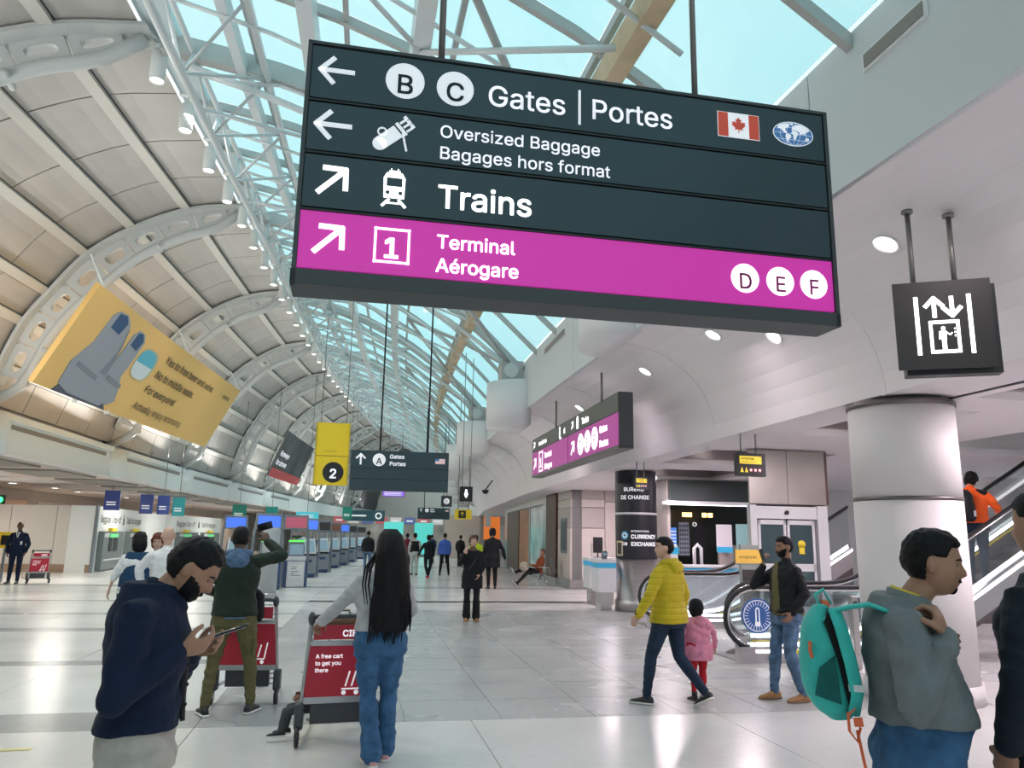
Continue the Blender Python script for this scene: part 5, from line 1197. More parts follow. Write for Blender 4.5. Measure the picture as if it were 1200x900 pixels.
rod(g, -.19, .76, 1.47, .022, foot=True); rod(g, .13, .76, 1.40, .022, foot=True)
# ---- escalator warning signs
def warn(label, t, s, z, k_, rt_, rz=0):
    g = thing('hanging_sign', label, 'sign', t, s, z, rz); MB().box(-.27 * k_, .27 * k_, -.04 * k_, .06 * k_, 0, .38 * k_).build('cabinet', M_black, g)
    f = MB().box(-.23 * k_, .19 * k_, -.048 * k_, -.04 * k_, .20 * k_, .33 * k_).build('yellow_strip', mat('warn_yellow', (.85, .66, .05), .5, emit=.4), g); text('ATTENTION', .055 * k_, M_black, f, -.20 * k_, -.0485 * k_, .27 * k_, bold=.001); text('ESCALIER MECANIQUE', .032 * k_, M_black, f, -.20 * k_, -.0485 * k_, .225 * k_)
    for i in range(5):
        x = (-.19 + .085 * i) * k_
        if i < 2: MB().prism([(x - .03 * k_, .06 * k_), (x + .03 * k_, .06 * k_), (x, .15 * k_)], -.046 * k_, -.04 * k_).build('warning_triangle', mat('warn_yellow', (.85, .66, .05)), g)
        else: d = MB().disc(x, .10 * k_, .032 * k_, -.046 * k_, -.04 * k_, 16).build('prohibition_disc', mat('ban_red', (.6, .1, .1), .5, emit=.2), g); MB().disc(x, .10 * k_, .021 * k_, -.048 * k_, -.046 * k_, 14).build('disc_centre', W_lit, d)
    for x in (-.17, .12): rod(g, x * k_, .38 * k_, rt_, .013)
warn('small black sign with a yellow escalator warning strip near the lift', 5.98, 11, 2.64, .93, .72, .12)
warn('small yellow and black escalator warning sign in front of the currency totem', 5.95, 15.9, 2.72, .68, .58, .35)
# washroom sign and friends
g = thing('hanging_sign', 'small black square sign with a glowing white figure down the hall', 'sign', 3.02, 24, 2.72); MB().box(-.20, .20, -.05, .05, 0, .46).build('cabinet', M_black, g)
m = MB(); m.disc(0, .34, .035, -.054, -.05, 16); m.prism([(-.02, .12), (.02, .12), (.06, .22), (.03, .31), (-.03, .31), (-.06, .22)], -.054, -.05); m.build('figure_pictogram', W_glow, g); rod(g, -.12, .46, topz(2.9, 24) - 2.72, .012); rod(g, .13, .46, topz(3.1, 24) - 2.72, .012)
g = thing('hanging_sign', 'small yellow and black sign just under the washroom sign down the hall', 'sign', 3.42, 29.5, 2.30); MB().box(-.32, .32, -.05, .05, 0, .36).build('cabinet', Y_, g); d = MB().box(-.18, .10, -.055, -.05, .04, .32).build('black_field', M_black, g); arrow(d, -.04, .18, .16, PI / 2, Y_, -.056); rod(g, -.2, .36, topz(3.2, 29) - 2.3, .015); rod(g, .2, .36, topz(3.6, 29) - 2.3, .015)
g = thing('hanging_sign', 'purple lit flight board high on the far left under the vault', 'sign', -.7, 60, 4.55); MB().box(-.85, .85, -.08, .08, 0, .5).build('cabinet', M_black, g); p = MB().box(-.82, .82, -.09, -.08, .03, .47).build('screen', mat('violet_screen', (.25, .12, .60), .4, emit=.7), g)
for z in (.12, .22, .32): MB().box(-.7, .6, -.095, -.09, z, z + .04).build('text_row', W_lit, p)
rod(g, -.5, .5, topz(-1.2, 60) - 4.55, .02); rod(g, .5, .5, topz(-.2, 60) - 4.55, .02)
# ---- the big yellow billboard slung under the vault
def bill(label, t0, z0, t1, z1, s0, s1, s0b, s1b, z0e, z1e, m_, nm='billboard'):
    g = thing(nm, label, 'billboard', 0, 0, 0); g.location = (0, 0, 0); g.rotation_euler = (0, 0, 0)
    def uv(a, b, d=0.):          # a along (0..1), b up (0..1)
        lo = (t0, s0b + (s1b - s0b) * a, z0 + (z0e - z0) * a); hi = (t1, s0 + (s1 - s0) * a, z1 + (z1e - z1) * a)
        p = [lo[i] + (hi[i] - lo[i]) * b for i in range(3)]
        return hall(p[0] + d * .85, p[1], p[2] - d * .45)
    def poly(nm_, pts, m2, par, d=.02, th=.02):
        n = len(pts); c = (sum(p[0] for p in pts) / n, sum(p[1] for p in pts) / n)
        q = MB(); q.add([uv(a, b, d) for a, b in pts] + [uv(*c, d)] + [uv(a, b, d - th) for a, b in pts], [(i, (i + 1) % n, n) for i in range(n)] + [(i, (i + 1) % n, n + 1 + (i + 1) % n, n + 1 + i) for i in range(n)]); return q.build(nm_, m2, par)
    q = MB(); q.add([uv(a, b, d) for d in (-.12, 0) for b in (0, 1) for a in [j / 12 for j in range(13)]], [(j, j + 1, 14 + j, 13 + j) for j in range(12)] + [(26 + j, 27 + j, 40 + j, 39 + j) for j in range(12)] + [(j, j + 1, 27 + j, 26 + j) for j in range(12)] + [(13 + j, 14 + j, 40 + j, 39 + j) for j in range(12)] + [(0, 13, 39, 26), (12, 25, 51, 38)])
    base = q.build('banner_panel', m_, g)
    def txt(st, a, b, h_, wfac, m2, par=None):
        me = text_mesh(st, 1, 'LEFT', .008)
        for v in me.vertices: v.co = uv(a + v.co.x * wfac, b + v.co.y * h_, .03)
        me.materials.clear(); me.materials.append(m2); me.name = 'lettering'; p = bpy.data.objects.new('lettering', me); C.objects.link(p); p.parent = par or base
    return g, uv, poly, txt, base
M_by = mat('billboard_yellow', (.88, .54, .18), .6); M_bg = mat('seat_grey', (.35, .36, .40), .6); M_bgd = mat('seat_shade', (.24, .25, .28), .6); M_bb = mat('headrest_blue', (.035, .09, .20), .6); M_bt = mat('billboard_type', (.07, .07, .06), .6)
g, uv, poly, txt, base = bill('long yellow airline billboard tilted under the left vault, about beer, wine and middle seats', -7.0, 4.72, -6.0, 7.08, 17.85, 33.75, 17.58, 32.78, 5.07, 7.64, M_by)
AR = lambda P_: [((a - .135) * 1.12 + .06, b) for a, b in P_]
# seats of the artwork, in a (along) b (up); the characters of the artwork are left out
poly('seat_base', AR([(.135, .0), (.33, 0), (.31, .07), (.15, .10)]), mat('seat_dark', (.10, .11, .14), .6), base, .02)
poly('window_seat', AR([(.14, .08), (.135, .30), (.16, .55), (.165, .85), (.18, .92), (.21, .93), (.235, .85), (.25, .60), (.245, .30), (.30, .26), (.32, .10), (.30, .02), (.18, .03)]), M_bg, base, .022)
poly('headrest', AR([(.178, .74), (.18, .90), (.205, .92), (.222, .86), (.215, .72)]), M_bb, base, .026)
poly('second_seat', AR([(.25, .30), (.26, .55), (.262, .80), (.275, .88), (.30, .87), (.315, .80), (.315, .55), (.31, .36), (.33, .26), (.345, .12), (.32, .05), (.26, .10)]), M_bg, base, .024)
poly('headrest', AR([(.272, .70), (.274, .85), (.29, .87), (.308, .80), (.302, .68)]), M_bb, base, .03)
poly('armrest', AR([(.155, .33), (.235, .28), (.235, .235), (.155, .29)]), M_bgd, base, .034); poly('armrest', AR([(.265, .34), (.33, .30), (.33, .26), (.265, .295)]), M_bgd, base, .036)
poly('seat_shadow', AR([(.235, .32), (.248, .60), (.238, .82), (.252, .62), (.258, .32)]), M_bgd, base, .03)
ov = [(.318 + .050 * math.copysign(abs(math.cos(q)) ** .7, math.cos(q)), .60 + .19 * math.copysign(abs(math.sin(q)) ** .8, math.sin(q))) for q in [2 * PI * j / 28 for j in range(28)]]
poly('window_frame', [(a + .004, b + .004) for a, b in ov], mat('frame_pale', (.62, .50, .28), .6), base, .018)
poly('window_view', [(  .318 + (a -   .318) * .88, .60 + (b - .60) * .9) for a, b in ov], mat('cloud_white', (.70, .76, .78), .6), base, .022)
poly('blue_sky', [(  .318 + (a -   .318) * .88, .60 + (b - .60) * .9) for a, b in ov if b > .585], mat('sky_blue', (.12, .48, .62), .6), base, .026)
for st, a, b in (('Yes to free beer and wine.', .40, .74), ('No to middle seats.', .395, .54), ('For everyone!', .39, .34)): txt(st, a, b, .165, .041, M_bt)
txt('Actually enjoy economy.', .385, .13, .15, .038, mat('type_grey', (.30, .24, .15), .6)); txt('porter', .88, .76, .12, .032, mat('type_grey', (.30, .24, .15)))
for a in (.16, .30, .45, .62, .76, .9):
    q = MB().box(-.05, .05, -.05, .05, -.09, .03); o = q.build('clip', M_white, g); o.location = uv(a, 0, -.04)
for a in (.02, .5, .98): MB().tube([uv(a, 1, -.05), uv(a, 1, -.05) + V(-.35, 0, .75)], .02, 6).build('hanger', M_tubew, g)
g, uv, poly, txt, base = bill('grey poster with a red bottom stripe under the far vault, left of the yellow banner', -6.05, 4.6, -5.1, 6.95, 41.5, 50, 41.5, 50, 4.65, 7.0, mat('poster_grey', (.085, .09, .095), .6, nscale=.6, namt=.5))
poly('red_stripe', [(0, 0), (1, 0), (1, .19), (0, .19)], mat('poster_red', (.72, .10, .10), .6), base, .02); txt('Runways', .03, .48, .20, .09, W_lit); txt('for drones', .02, .28, .20, .09, W_lit)
g2 = g
# ================================================================ CARTS
M_cred = mat('cart_red', (.52, .02, .045), .45); M_cframe = mat('cart_frame', (.42, .42, .43), .35, .5); M_cplas = mat('cart_plastic', (.06, .065, .075), .5)
def cart(label, t, s, rz, goods=None, txt_=True):
    r = thing('luggage_cart', label, 'luggage cart', t, s, 0, rz)
    fr = MB()
    for sgn in (-1, 1):
        fr.tube([(sgn * .30, -.02, .12), (sgn * .29, .03, .25), (sgn * .265, .0, .60), (sgn * .25, -.06, .92), (sgn * .245, -.09, .99)], .018, 8)
        fr.tube([(sgn * .30, -.02, .16), (sgn * .28, .25, .15), (sgn * .17, .85, .14)], .02, 8); fr.tube([(sgn * .17, .85, .14), (sgn * .15, .88, .35), (0, .88, .38)], .014, 8)
    for y in (.2, .5, .8): fr.tube([(-.24 + y * .07, y, .15), (.24 - y * .07, y, .15)], .012, 6)
    fr.build('frame', M_cframe, r, True)
    MB().tube([(-.25, -.09, .985), (-.20, -.14, 1.0), (.20, -.14, 1.0), (.25, -.09, .985)], .017, 10).build('handle', M_cplas, r, True)
    for sgn in (-1, 1):
        MB().ell((sgn * .25, -.10, .98), (.030, .04, .055), 12, 8).build('handle_grip', M_cplas, r, True)
        MB().box(sgn * .30 - .035, sgn * .30 + .035, -.06, .05, .12, .32).build('wheel_housing', M_cplas, r, bevel=.02)
        w_ = MB().lathe([(.001, -.018), (.05, -.018), (.075, -.016), (.078, 0), (.075, .016), (.05, .018), (.001, .018)], c=(sgn * .31, -.06, .078), n=20, axis='X').build('rear_wheel', M_rubber, r, True)
        MB().lathe([(.001, -.024), (.03, -.024), (.03, .024), (.001, .024)], c=(sgn * .31, -.06, .078), n=12, axis='X').build('hub', M_cframe, w_, True)
    w_ = MB().lathe([(.001, -.018), (.055, -.018), (.06, 0), (.055, .018), (.001, .018)], c=(0, .86, .06), n=16, axis='X').build('front_wheel', M_rubber, r, True)
    p = MB(); p.add([(-.272, -.005, .36), (.272, -.005, .36), (.245, -.065, .76), (-.245, -.065, .76), (-.272, .012, .36), (.272, .012, .36), (.245, -.048, .76), (-.245, -.048, .76)], [(0, 1, 2, 3), (4, 5, 6, 7), (0, 1, 5, 4), (1, 2, 6, 5), (2, 3, 7, 6), (3, 0, 4, 7)]); pp = p.build('advert_panel', M_cred, r)
    MB().box(-.275, .275, -.008, .016, .31, .36).build('lower_rail', M_cframe, r); MB().box(-.25, .25, -.078, -.045, .765, .80).build('upper_rail', M_cframe, r)
    b = MB().box(-.225, .225, -.10, -.085, .815, .925).build('basket_plate', M_cred, r)
    m = MB()
    for z in (.81, .86, .91): m.tube([(-.23, -.08, z), (-.23, .10, z + .02), (.23, .10, z + .02), (.23, -.08, z)], .006, 5)
    for x in (-.2, -.1, 0, .1, .2): m.tube([(x, .10, .93), (x, .06, .80), (x, -.08, .80)], .005, 5)
    m.build('wire_basket', M_cframe, r, True)
    TL = Matrix.Rotation(.149, 4, 'X')
    def pt_(st, sz, x, z): text(st, sz, W_lit, pp, 0, 0, 0, bold=.0012, M=Matrix.Translation((x, -.0075 - (z - .36) * .15, z)) @ TL @ Matrix.Rotation(PI / 2, 4, 'X'))
    if txt_: pt_('A free cart', .058, -.20, .665); pt_('to get you', .058, -.20, .61); pt_('there', .058, -.20, .555)
    text('CIBC', .088, W_lit, b, .0 if txt_ else -.1, -.1005, .838, bold=.003)
    m = MB(); m.M = Matrix.Translation((0, -.026, .42)) @ TL
    m.stroke([(.02, .0), (.16, .0), (.19, .16)], .012, -.003, 0); m.stroke([(.05, .02), (.08, .14)], .012, -.003, 0); m.stroke([(.10, .02), (.13, .14)], .012, -.003, 0); m.disc(.04, -.03, .018, -.003, 0, 12); m.disc(.14, -.03, .018, -.003, 0, 12); m.build('cart_drawing', W_lit, pp)
    m = MB(); m.add(*[[], []]); m.box(-.21, .21, .03, .10, .15, .35, rx=.1); m.build('rear_shroud', M_cplas, r)
    return r
c1 = cart('red baggage cart with advert panel pushed by the woman in blue jeans', -.0, 6.78, .10)
b = thing('handbag', 'brown handbag lying in the basket of the cart pushed by the woman in jeans', 'bag', .0, 6.80, .83, .10); m = MB(); m.sweep([ringpts((0, 0, z), wx, wy, None, 16, 3) for z, wx, wy in ((0, .17, .03), (.03, .19, .045), (.10, .18, .04), (.15, .14, .015))]); m.build('bag_body', mat('brown_leather', (.16, .07, .035), .5), b, True); MB().tube([(-.08, 0, .14), (-.05, 0, .20), (.05, 0, .20), (.08, 0, .14)], .008, 6).build('bag_handle', mat('brown_leather', (.16, .07, .035)), b, True)
b = thing('duffel_bag', 'black duffel bag lying on the base of the cart beside the seated child', 'bag', .12, 7.25, .17, .16); MB().sweep([ringpts((x, 0, .11), .001 + .10 * q, .11 * q, Matrix.Rotation(PI / 2, 3, 'Y'), 16, 2.6) for x, q in ((-.16, .4), (-.14, .9), (0, 1), (.18, .9), (.20, .4))]).build('bag_body', F_blk2, b, True)
cart('red baggage cart standing to the right of the man in the green jacket', -.92, 8.42, -.06, txt_=False)
b = thing('shoulder_bag', 'black bag hanging from the handle of the cart beside the man in the green jacket', 'bag', -.90, 8.20, .80, -.06); MB().sweep([ringpts((0, 0, z), wx, .05, None, 14, 3) for z, wx in ((0, .10), (.04, .13), (.25, .12), (.30, .07))]).build('bag_body', F_blk2, b, True); MB().tube([(-.06, 0, .29), (0, 0, .36), (.06, 0, .29)], .008, 6).build('bag_strap', F_blk2, b, True)
cart('small distant red baggage cart beside the man in the dark suit', -10.05, 26.6, .7, txt_=True)
# ================================================================ KIOSKS
M_kb = mat('kiosk_blue', (.03, .07, .17), .35); M_kg = mat('kiosk_grey', (.22, .25, .29), .4, .3); M_kl = mat('kiosk_light', (.62, .64, .66), .4); M_ks = mat('kiosk_screen', (.20, .30, .38), .2, emit=.35); M_kblu = mat('blue_display', (.05, .13, .60), .3, emit=1.2); M_kdk = mat('dark_display', (.05, .045, .045), .3)
def kiosk(label, t, s, rz, disp, white=False, group='self-service kiosks along the hall'):
    r = thing('check_in_kiosk', label, 'kiosk', t, s, 0, rz, group)
    if white:
        MB().box(-.36, .36, -.25, .35, 0, .82).build('base_cabinet', M_kb, r, bevel=.02); MB().box(-.27, .27, -.27, -.25, .02, .80).build('front_panel', M_kl, r)
        p = MB().box(-.22, .22, -.278, -.27, .25, .70).build('notice', mat('paper', (.70, .72, .72), .6), r)
        m = MB()
        for z in (.62, .56, .48, .42, .36): m.box(-.16, .05 + .1 * math.sin(z * 40), -.281, -.278, z, z + .02)
        m.build('print', M_char if False else mat('ink', (.15, .17, .2), .6), p)
        MB().prism([(-.27, .95), (.27, .95), (.24, 1.42), (-.24, 1.42)], -.10, .05).build('screen_head', M_kg, r); MB().box(-.21, .21, -.115, -.10, 1.0, 1.32).build('screen', M_ks, r); MB().box(-.24, .24, -.12, .05, 1.40, 1.45).build('green_light_bar', mat('green_bar', (.10, .75, .08), .4, emit=1.2), r)
        MB().box(-.3, .3, -.22, .3, .82, .95).build('counter_ledge', M_kl, r, bevel=.01); MB().ell((.0, 0, 1.56), (.17, .12, .06), 14, 8).build('black_lamp_cap', M_black, r, True)
    else:
        b = MB(); b.sweep([ringpts((0, y, z), wx, wy, None, 16, 4) for z, wx, wy, y in ((0, .27, .24, 0), (.12, .29, .27, 0), (.5, .33, .24, .0), (.86, .33, .20, .03), (.95, .31, .16, .05), (1.30, .26, .12, .10), (1.52, .19, .09, .13))]); b.build('body', M_kb, r, True)
        f = MB(); f.add([(-.25, -.275, .15), (.25, -.275, .15), (.29, -.255, .50), (.28, -.20, .82), (-.28, -.20, .82), (-.29, -.255, .50), (-.25, -.22, .15), (.25, -.22, .15), (.29, -.2, .5), (.28, -.14, .82), (-.28, -.14, .82), (-.29, -.2, .5)], [(0, 1, 2, 5), (5, 2, 3, 4), (0, 1, 7, 6), (1, 2, 8, 7), (2, 3, 9, 8), (3, 4, 10, 9), (4, 5, 11, 10), (5, 0, 6, 11)]); f.build('front_panel', M_kg, r)
        h = MB(); h.add([(-.26, -.20, .90), (.26, -.20, .90), (.20, .0, 1.46), (-.20, .0, 1.46), (-.28, -.12, .88), (.28, -.12, .88), (.22, .06, 1.50), (-.22, .06, 1.50)], [(0, 1, 2, 3), (0, 1, 5, 4), (1, 2, 6, 5), (2, 3, 7, 6), (3, 0, 4, 7), (4, 5, 6, 7)]); h.build('screen_head', M_kl, r)
        q = MB(); q.add([(-.20, -.195, .98), (.20, -.195, .98), (.165, -.035, 1.40), (-.165, -.035, 1.40), (-.20, -.18, .98), (.20, -.18, .98), (.165, -.02, 1.40), (-.165, -.02, 1.40)], [(0, 1, 2, 3), (0, 1, 5, 4), (1, 2, 6, 5), (2, 3, 7, 6), (3, 0, 4, 7)]); q.build('screen', M_ks, r)
        MB().box(-.22, .22, -.22, -.14, .82, .90).build('card_slot', M_black, r); MB().box(-.16, .10, -.285, -.262, .58, .68).build('logo_plate', M_kb, r)
    # arched frame behind carrying the monitor
    m = MB()
    for sgn in (-1, 1): m.tube([(sgn * .42, .42, 0), (sgn * .44, .40, .9), (sgn * .42, .45, 1.6), (sgn * .36, .50, 2.05)], .045, 8, flat=(1, .5))
    m.build('arch_frame', M_kg, r, True); MB().box(-.40, .40, .38, .46, 1.78, 2.26).build('monitor', M_kg, r, bevel=.015); MB().box(-.33, .33, .372, .38, 1.84, 2.18).build('monitor_screen', disp, r)
    return r
M_kred = mat('rose_display', (.45, .10, .16), .3, emit=.4); M_kbr = mat('brown_display', (.20, .09, .06), .3, emit=.1)
KI = [(-2.85, 24.6, M_kblu, True, 'white-fronted kiosk with a notice, first of the kiosk row behind the grey post'), (-2.2, 25.9, M_kred, True, 'white-fronted kiosk with a green light bar and black cap'), (-2.42, 31.6, M_kblu, False, 'blue-grey kiosk under a bright blue monitor, third in the row'),
      (-2.32, 35.6, M_kdk, False, 'blue-grey kiosk under a dark monitor, fourth in the row'), (-2.35, 40.4, M_kbr, False, 'blue-grey kiosk under a brown monitor, fifth in the row'), (-2.3, 44.4, M_kblu, False, 'blue-grey kiosk under a small blue monitor, sixth in the row'),
      (-2.4, 49.6, M_kdk, False, 'blue-grey kiosk with a dark screen, seventh in the row'), (-2.5, 56, M_kdk, False, 'farthest blue-grey kiosk of the row'), (-4.1, 33.5, M_kblu, False, 'kiosk in the second row behind the third kiosk'), (-4.1, 41, M_kdk, False, 'kiosk in the second row behind the fifth kiosk'),
      (-4.6, 28.5, M_kblu, False, 'kiosk standing back behind the first white-fronted kiosk'), (-4.2, 50, M_kbr, False, 'kiosk in the second row near its far end')]
for t, s, d, wt, lb in KI: kiosk(lb, t, s, .25, d, wt)
for i, (t, s, c, lb) in enumerate(((-.75, 62, (.10, .60, .55), 'tall teal lit panel past the kiosks, left one'), (1.5, 64, (.10, .60, .55), 'tall teal lit panel past the kiosks, right one'))):
    g = thing('info_totem', lb, 'sign', t, s); MB().box(-.75, .75, -.1, .1, 0, 2.7).build('panel', mat('teal_lit', c, .4, emit=.6), g); MB().box(-.8, .8, -.14, .14, 0, .2).build('foot', M_kg, g)
g = thing('post', 'plain round pale grey post by the first kiosk', 'post', -2.38, 21.7); MB().lathe([(.001, 0), (.22, 0), (.22, 1.75), (.18, 1.8), (.001, 1.8)], n=28).build('shaft', mat('post_grey', (.40, .43, .45), .45), g, True); MB().lathe([(.23, 0), (.23, .12), (.001, .12), (.001, 0)], n=28).build('base', M_steel, g, True)
# hanging flight panels along the left side
FLP = [(-10.4, 33, 2.45, .5, (.03, .05, .20), 'dark blue hanging airline panel above the bag drop, nearest one'), (-9.25, 33.5, 2.35, .42, (.03, .05, .20), 'dark blue hanging airline panel above the second drop-off machine'), (-8.8, 34.2, 2.35, .4, (.04, .07, .26), 'mid blue hanging airline panel beside the dark blue one'), (-8.3, 34.6, 2.3, .42, (.03, .30, .32), 'teal hanging airline panel beside the blue ones'),
       (-7.7, 43, 2.35, .62, (.01, .16, .12), 'dark green hanging airline panel left of the peach wall'), (-6.4, 45, 2.35, .55, (.01, .22, .19), 'second dark green hanging airline panel'), (-4.6, 46, 2.4, 1.1, (.10, .62, .75), 'bright cyan twin check-in display above the green jacket man'), (-2.8, 50, 2.6, .5, (.01, .20, .14), 'small green hanging panel above the white-fronted kiosks')]
for t, s, z, w_, c, lb in FLP:
    g = thing('airline_sign', lb, 'sign', t, s, z, .1); p = MB().box(-w_ / 2 * 1.15, w_ / 2 * 1.15, -.05, .05, 0, .78 if c[2] < .5 else .5).build('panel', mat('panel_%d' % int(c[2] * 1000 + c[1] * 7000), c, .4, emit=.25), g)
    for q in ((.30, .34), (.20, .24)): MB().box(-w_ * .4, w_ * .3, -.055, -.05, q[0], q[1]).build('lettering', W_lit, p)
    rod(g, 0, .7 if c[2] < .5 else .5, topz(t, s) - z, .015)
g = thing('hanging_sign', 'wide dark blue-grey counter sign with a white ring above the kiosks', 'sign', -1.9, 52, 2.55); MB().box(-1.3, 1.3, -.05, .05, 0, .7).build('panel', mat('sl_blue', (.04, .12, .15), .4), g); MB().ringz(.9, .35, .22, .13, -.06, -.05, 24).build('white_ring', W_lit, g); MB().box(-1.0, .1, -.06, -.05, .3, .4).build('lettering', W_lit, g); rod(g, -.8, .7, topz(-2.7, 52) - 2.55); rod(g, .8, .7, topz(-1.1, 52) - 2.55)
for i in range(9):          # far strip of airline headers
    t, s = -7.5 + i * 1.35, 75.95; c = ((.55, .12, .14), (.62, .60, .60), (.10, .14, .35))[i % 3]
    g = thing('counter_header', 'far lit airline header board over the check-in desks, %s from the left' % ('first second third fourth fifth sixth seventh eighth ninth'.split()[i]), 'sign', t, s, 2.75, group='far airline header boards'); MB().box(-.52, .52, -.05, .05, 0, .6).build('panel', mat('hdr%d' % (i % 3), c, .4, emit=.4), g); MB().box(-.3, .3, -.06, -.05, .22, .36).build('lettering', W_lit, g); rod(g, 0, .6, .75)
struct('wall_far_counters', MB(True).box(-12, 6, 76, 76.4, 0, 3.4, seg=2), mat('far_counter_wall', (.55, .50, .46), .6, nscale=.8, namt=.3))
for i in range(7):
    t = -8 + i * 1.9; g = thing('check_in_desk', 'far grey check-in desk, %s from the left' % ('first second third fourth fifth sixth seventh'.split()[i]), 'desk', t, 72, group='far check-in desks'); MB().box(-.7, .7, -.35, .35, 0, 1.1).build('desk_body', M_kl if i % 2 else M_kb, g); MB().box(-.75, .75, -.4, .4, 1.1, 1.15).build('desk_top', M_kg, g); MB().box(-.2, .2, 0, .05, 1.25, 1.55).build('monitor', M_ks, g); MB().box(-.03, .03, .05, .09, 1.15, 1.3).build('monitor_stand', M_kg, g)
# ================================================================ PARTITION AND BAG DROP
M_part = mat('partition_white', (.66, .64, .61), .55); M_bd = mat('bagdrop_white', (.76, .80, .80), .5, emit=.04); M_wood = mat('skirting_wood', (.34, .24, .17), .6)
g = thing('partition', 'plain off-white temporary partition at the far left behind the suited man', 'partition', -13.0, 33.2)
for a, b in ((-3.2, -1.2), (-1.18, .5), (.52, 1.95)): MB().box(a, b, 0, .12, .32, 2.6).build('panel', M_part, g)
MB().box(-3.2, 1.95, -.02, .12, 0, .31).build('skirting', M_wood, g); MB().box(1.95, 2.03, -.04, .16, 0, 2.65).build('end_post', M_kg, g)
def drop(label, s0, s1, t0, t1, txt_):
    p0, p1 = hall(t0, s0), hall(t1, s1); L = (p1 - p0).length; g = thing('bag_drop_wall', label, 'bag drop', t0, s0); g.rotation_euler = (0, 0, math.atan2(p1.y - p0.y, p1.x - p0.x))
    w_ = MB().box(0, L, 0, .9, 0, 2.62).build('white_wall', M_bd, g); sc = 1
    if txt_:
        text('Baggage Drop-off', .52, M_kg if False else mat('drop_type', (.10, .12, .13), .6), w_, .9, -.002, 1.98, sx=1.05, bold=.008); text('Dépôt de bagages', .52, mat('drop_type', (.10, .12, .13)), w_, L * .56, -.002, 1.98, sx=.95, bold=.008)
        m = MB(); m.box(L * .50 - .14, L * .50 + .14, -.01, 0, 1.90, 2.22); m.box(L * .50 - .07, L * .50 + .07, -.01, 0, 2.24, 2.34); m.build('bag_pictogram', mat('drop_type', (.10, .12, .13)), w_)
        for i, x in enumerate((.8, L * .55)):
            b = MB().box(x, x + L * .36, -.22, .05, .05, 1.62).build('drop_machine', mat('machine_grey', (.17, .20, .20), .4, .2), g)
            MB().box(x + .9, x + 1.4, -.24, -.22, .8, 1.40).build('dark_bay', M_black, b); MB().box(x + 1.7, x + 2.4, -.24, -.22, .8, 1.40).build('dark_bay', M_black, b)
            MB().box(x + .9, x + 2.3, -.26, -.22, 1.36, 1.52).build('green_screen', mat('green_screen', (.10, .45, .18), .4, emit=.7), b); MB().box(x + .1, x + .8, -.24, -.22, 1.38, 1.54).build('screen', M_kl, b); MB().box(x + 1.1, x + 1.9, -.26, -.1, 1.62, 1.76).build('yellow_tag', mat('sign_yellow', (.80, .58, .02)), b)
            MB().box(x + .2, x + L * .33, -.25, -.22, .42, .48).build('belt_edge', M_kl, b)
    return g
drop('white bag-drop wall with two grey machines, nearest one', 33.2, 42.8, -11.05, -12.35, True)
drop('pale glass-like blank panel between the two bag-drop walls', 43, 46.6, -12.6, -12.6, False)
drop('white bag-drop wall with two machines, farther one behind the blazer man', 46.8, 57, -12.35, -12.5, True)
g = thing('traffic_light', 'small green signal lamp above the far-left partition', 'lamp', -14.9, 33.6, 2.62); MB().lathe([(.001, -.05), (.12, -.05), (.12, .02), (.001, .02)], c=(0, 0, .17), n=20, axis='Y').build('lens', mat('green_signal', (.05, .9, .25), .4, emit=3), g); MB().box(-.18, .18, .02, .1, 0, .36).build('housing', M_black, g)
g = thing('wet_floor_sign', 'small yellow box sign behind the suited man at the far left edge', 'sign', -11.15, 26.9); MB().box(-.3, .1, -.1, .1, 1.05, 1.55).build('yellow_box', mat('sign_yellow', (.80, .58, .02)), g); MB().box(-.12, -.06, -.03, .03, 0, 1.05).build('post', M_kg, g); MB().box(-.2, .05, -.11, -.1, 1.15, 1.45).build('black_mark', M_black, g)
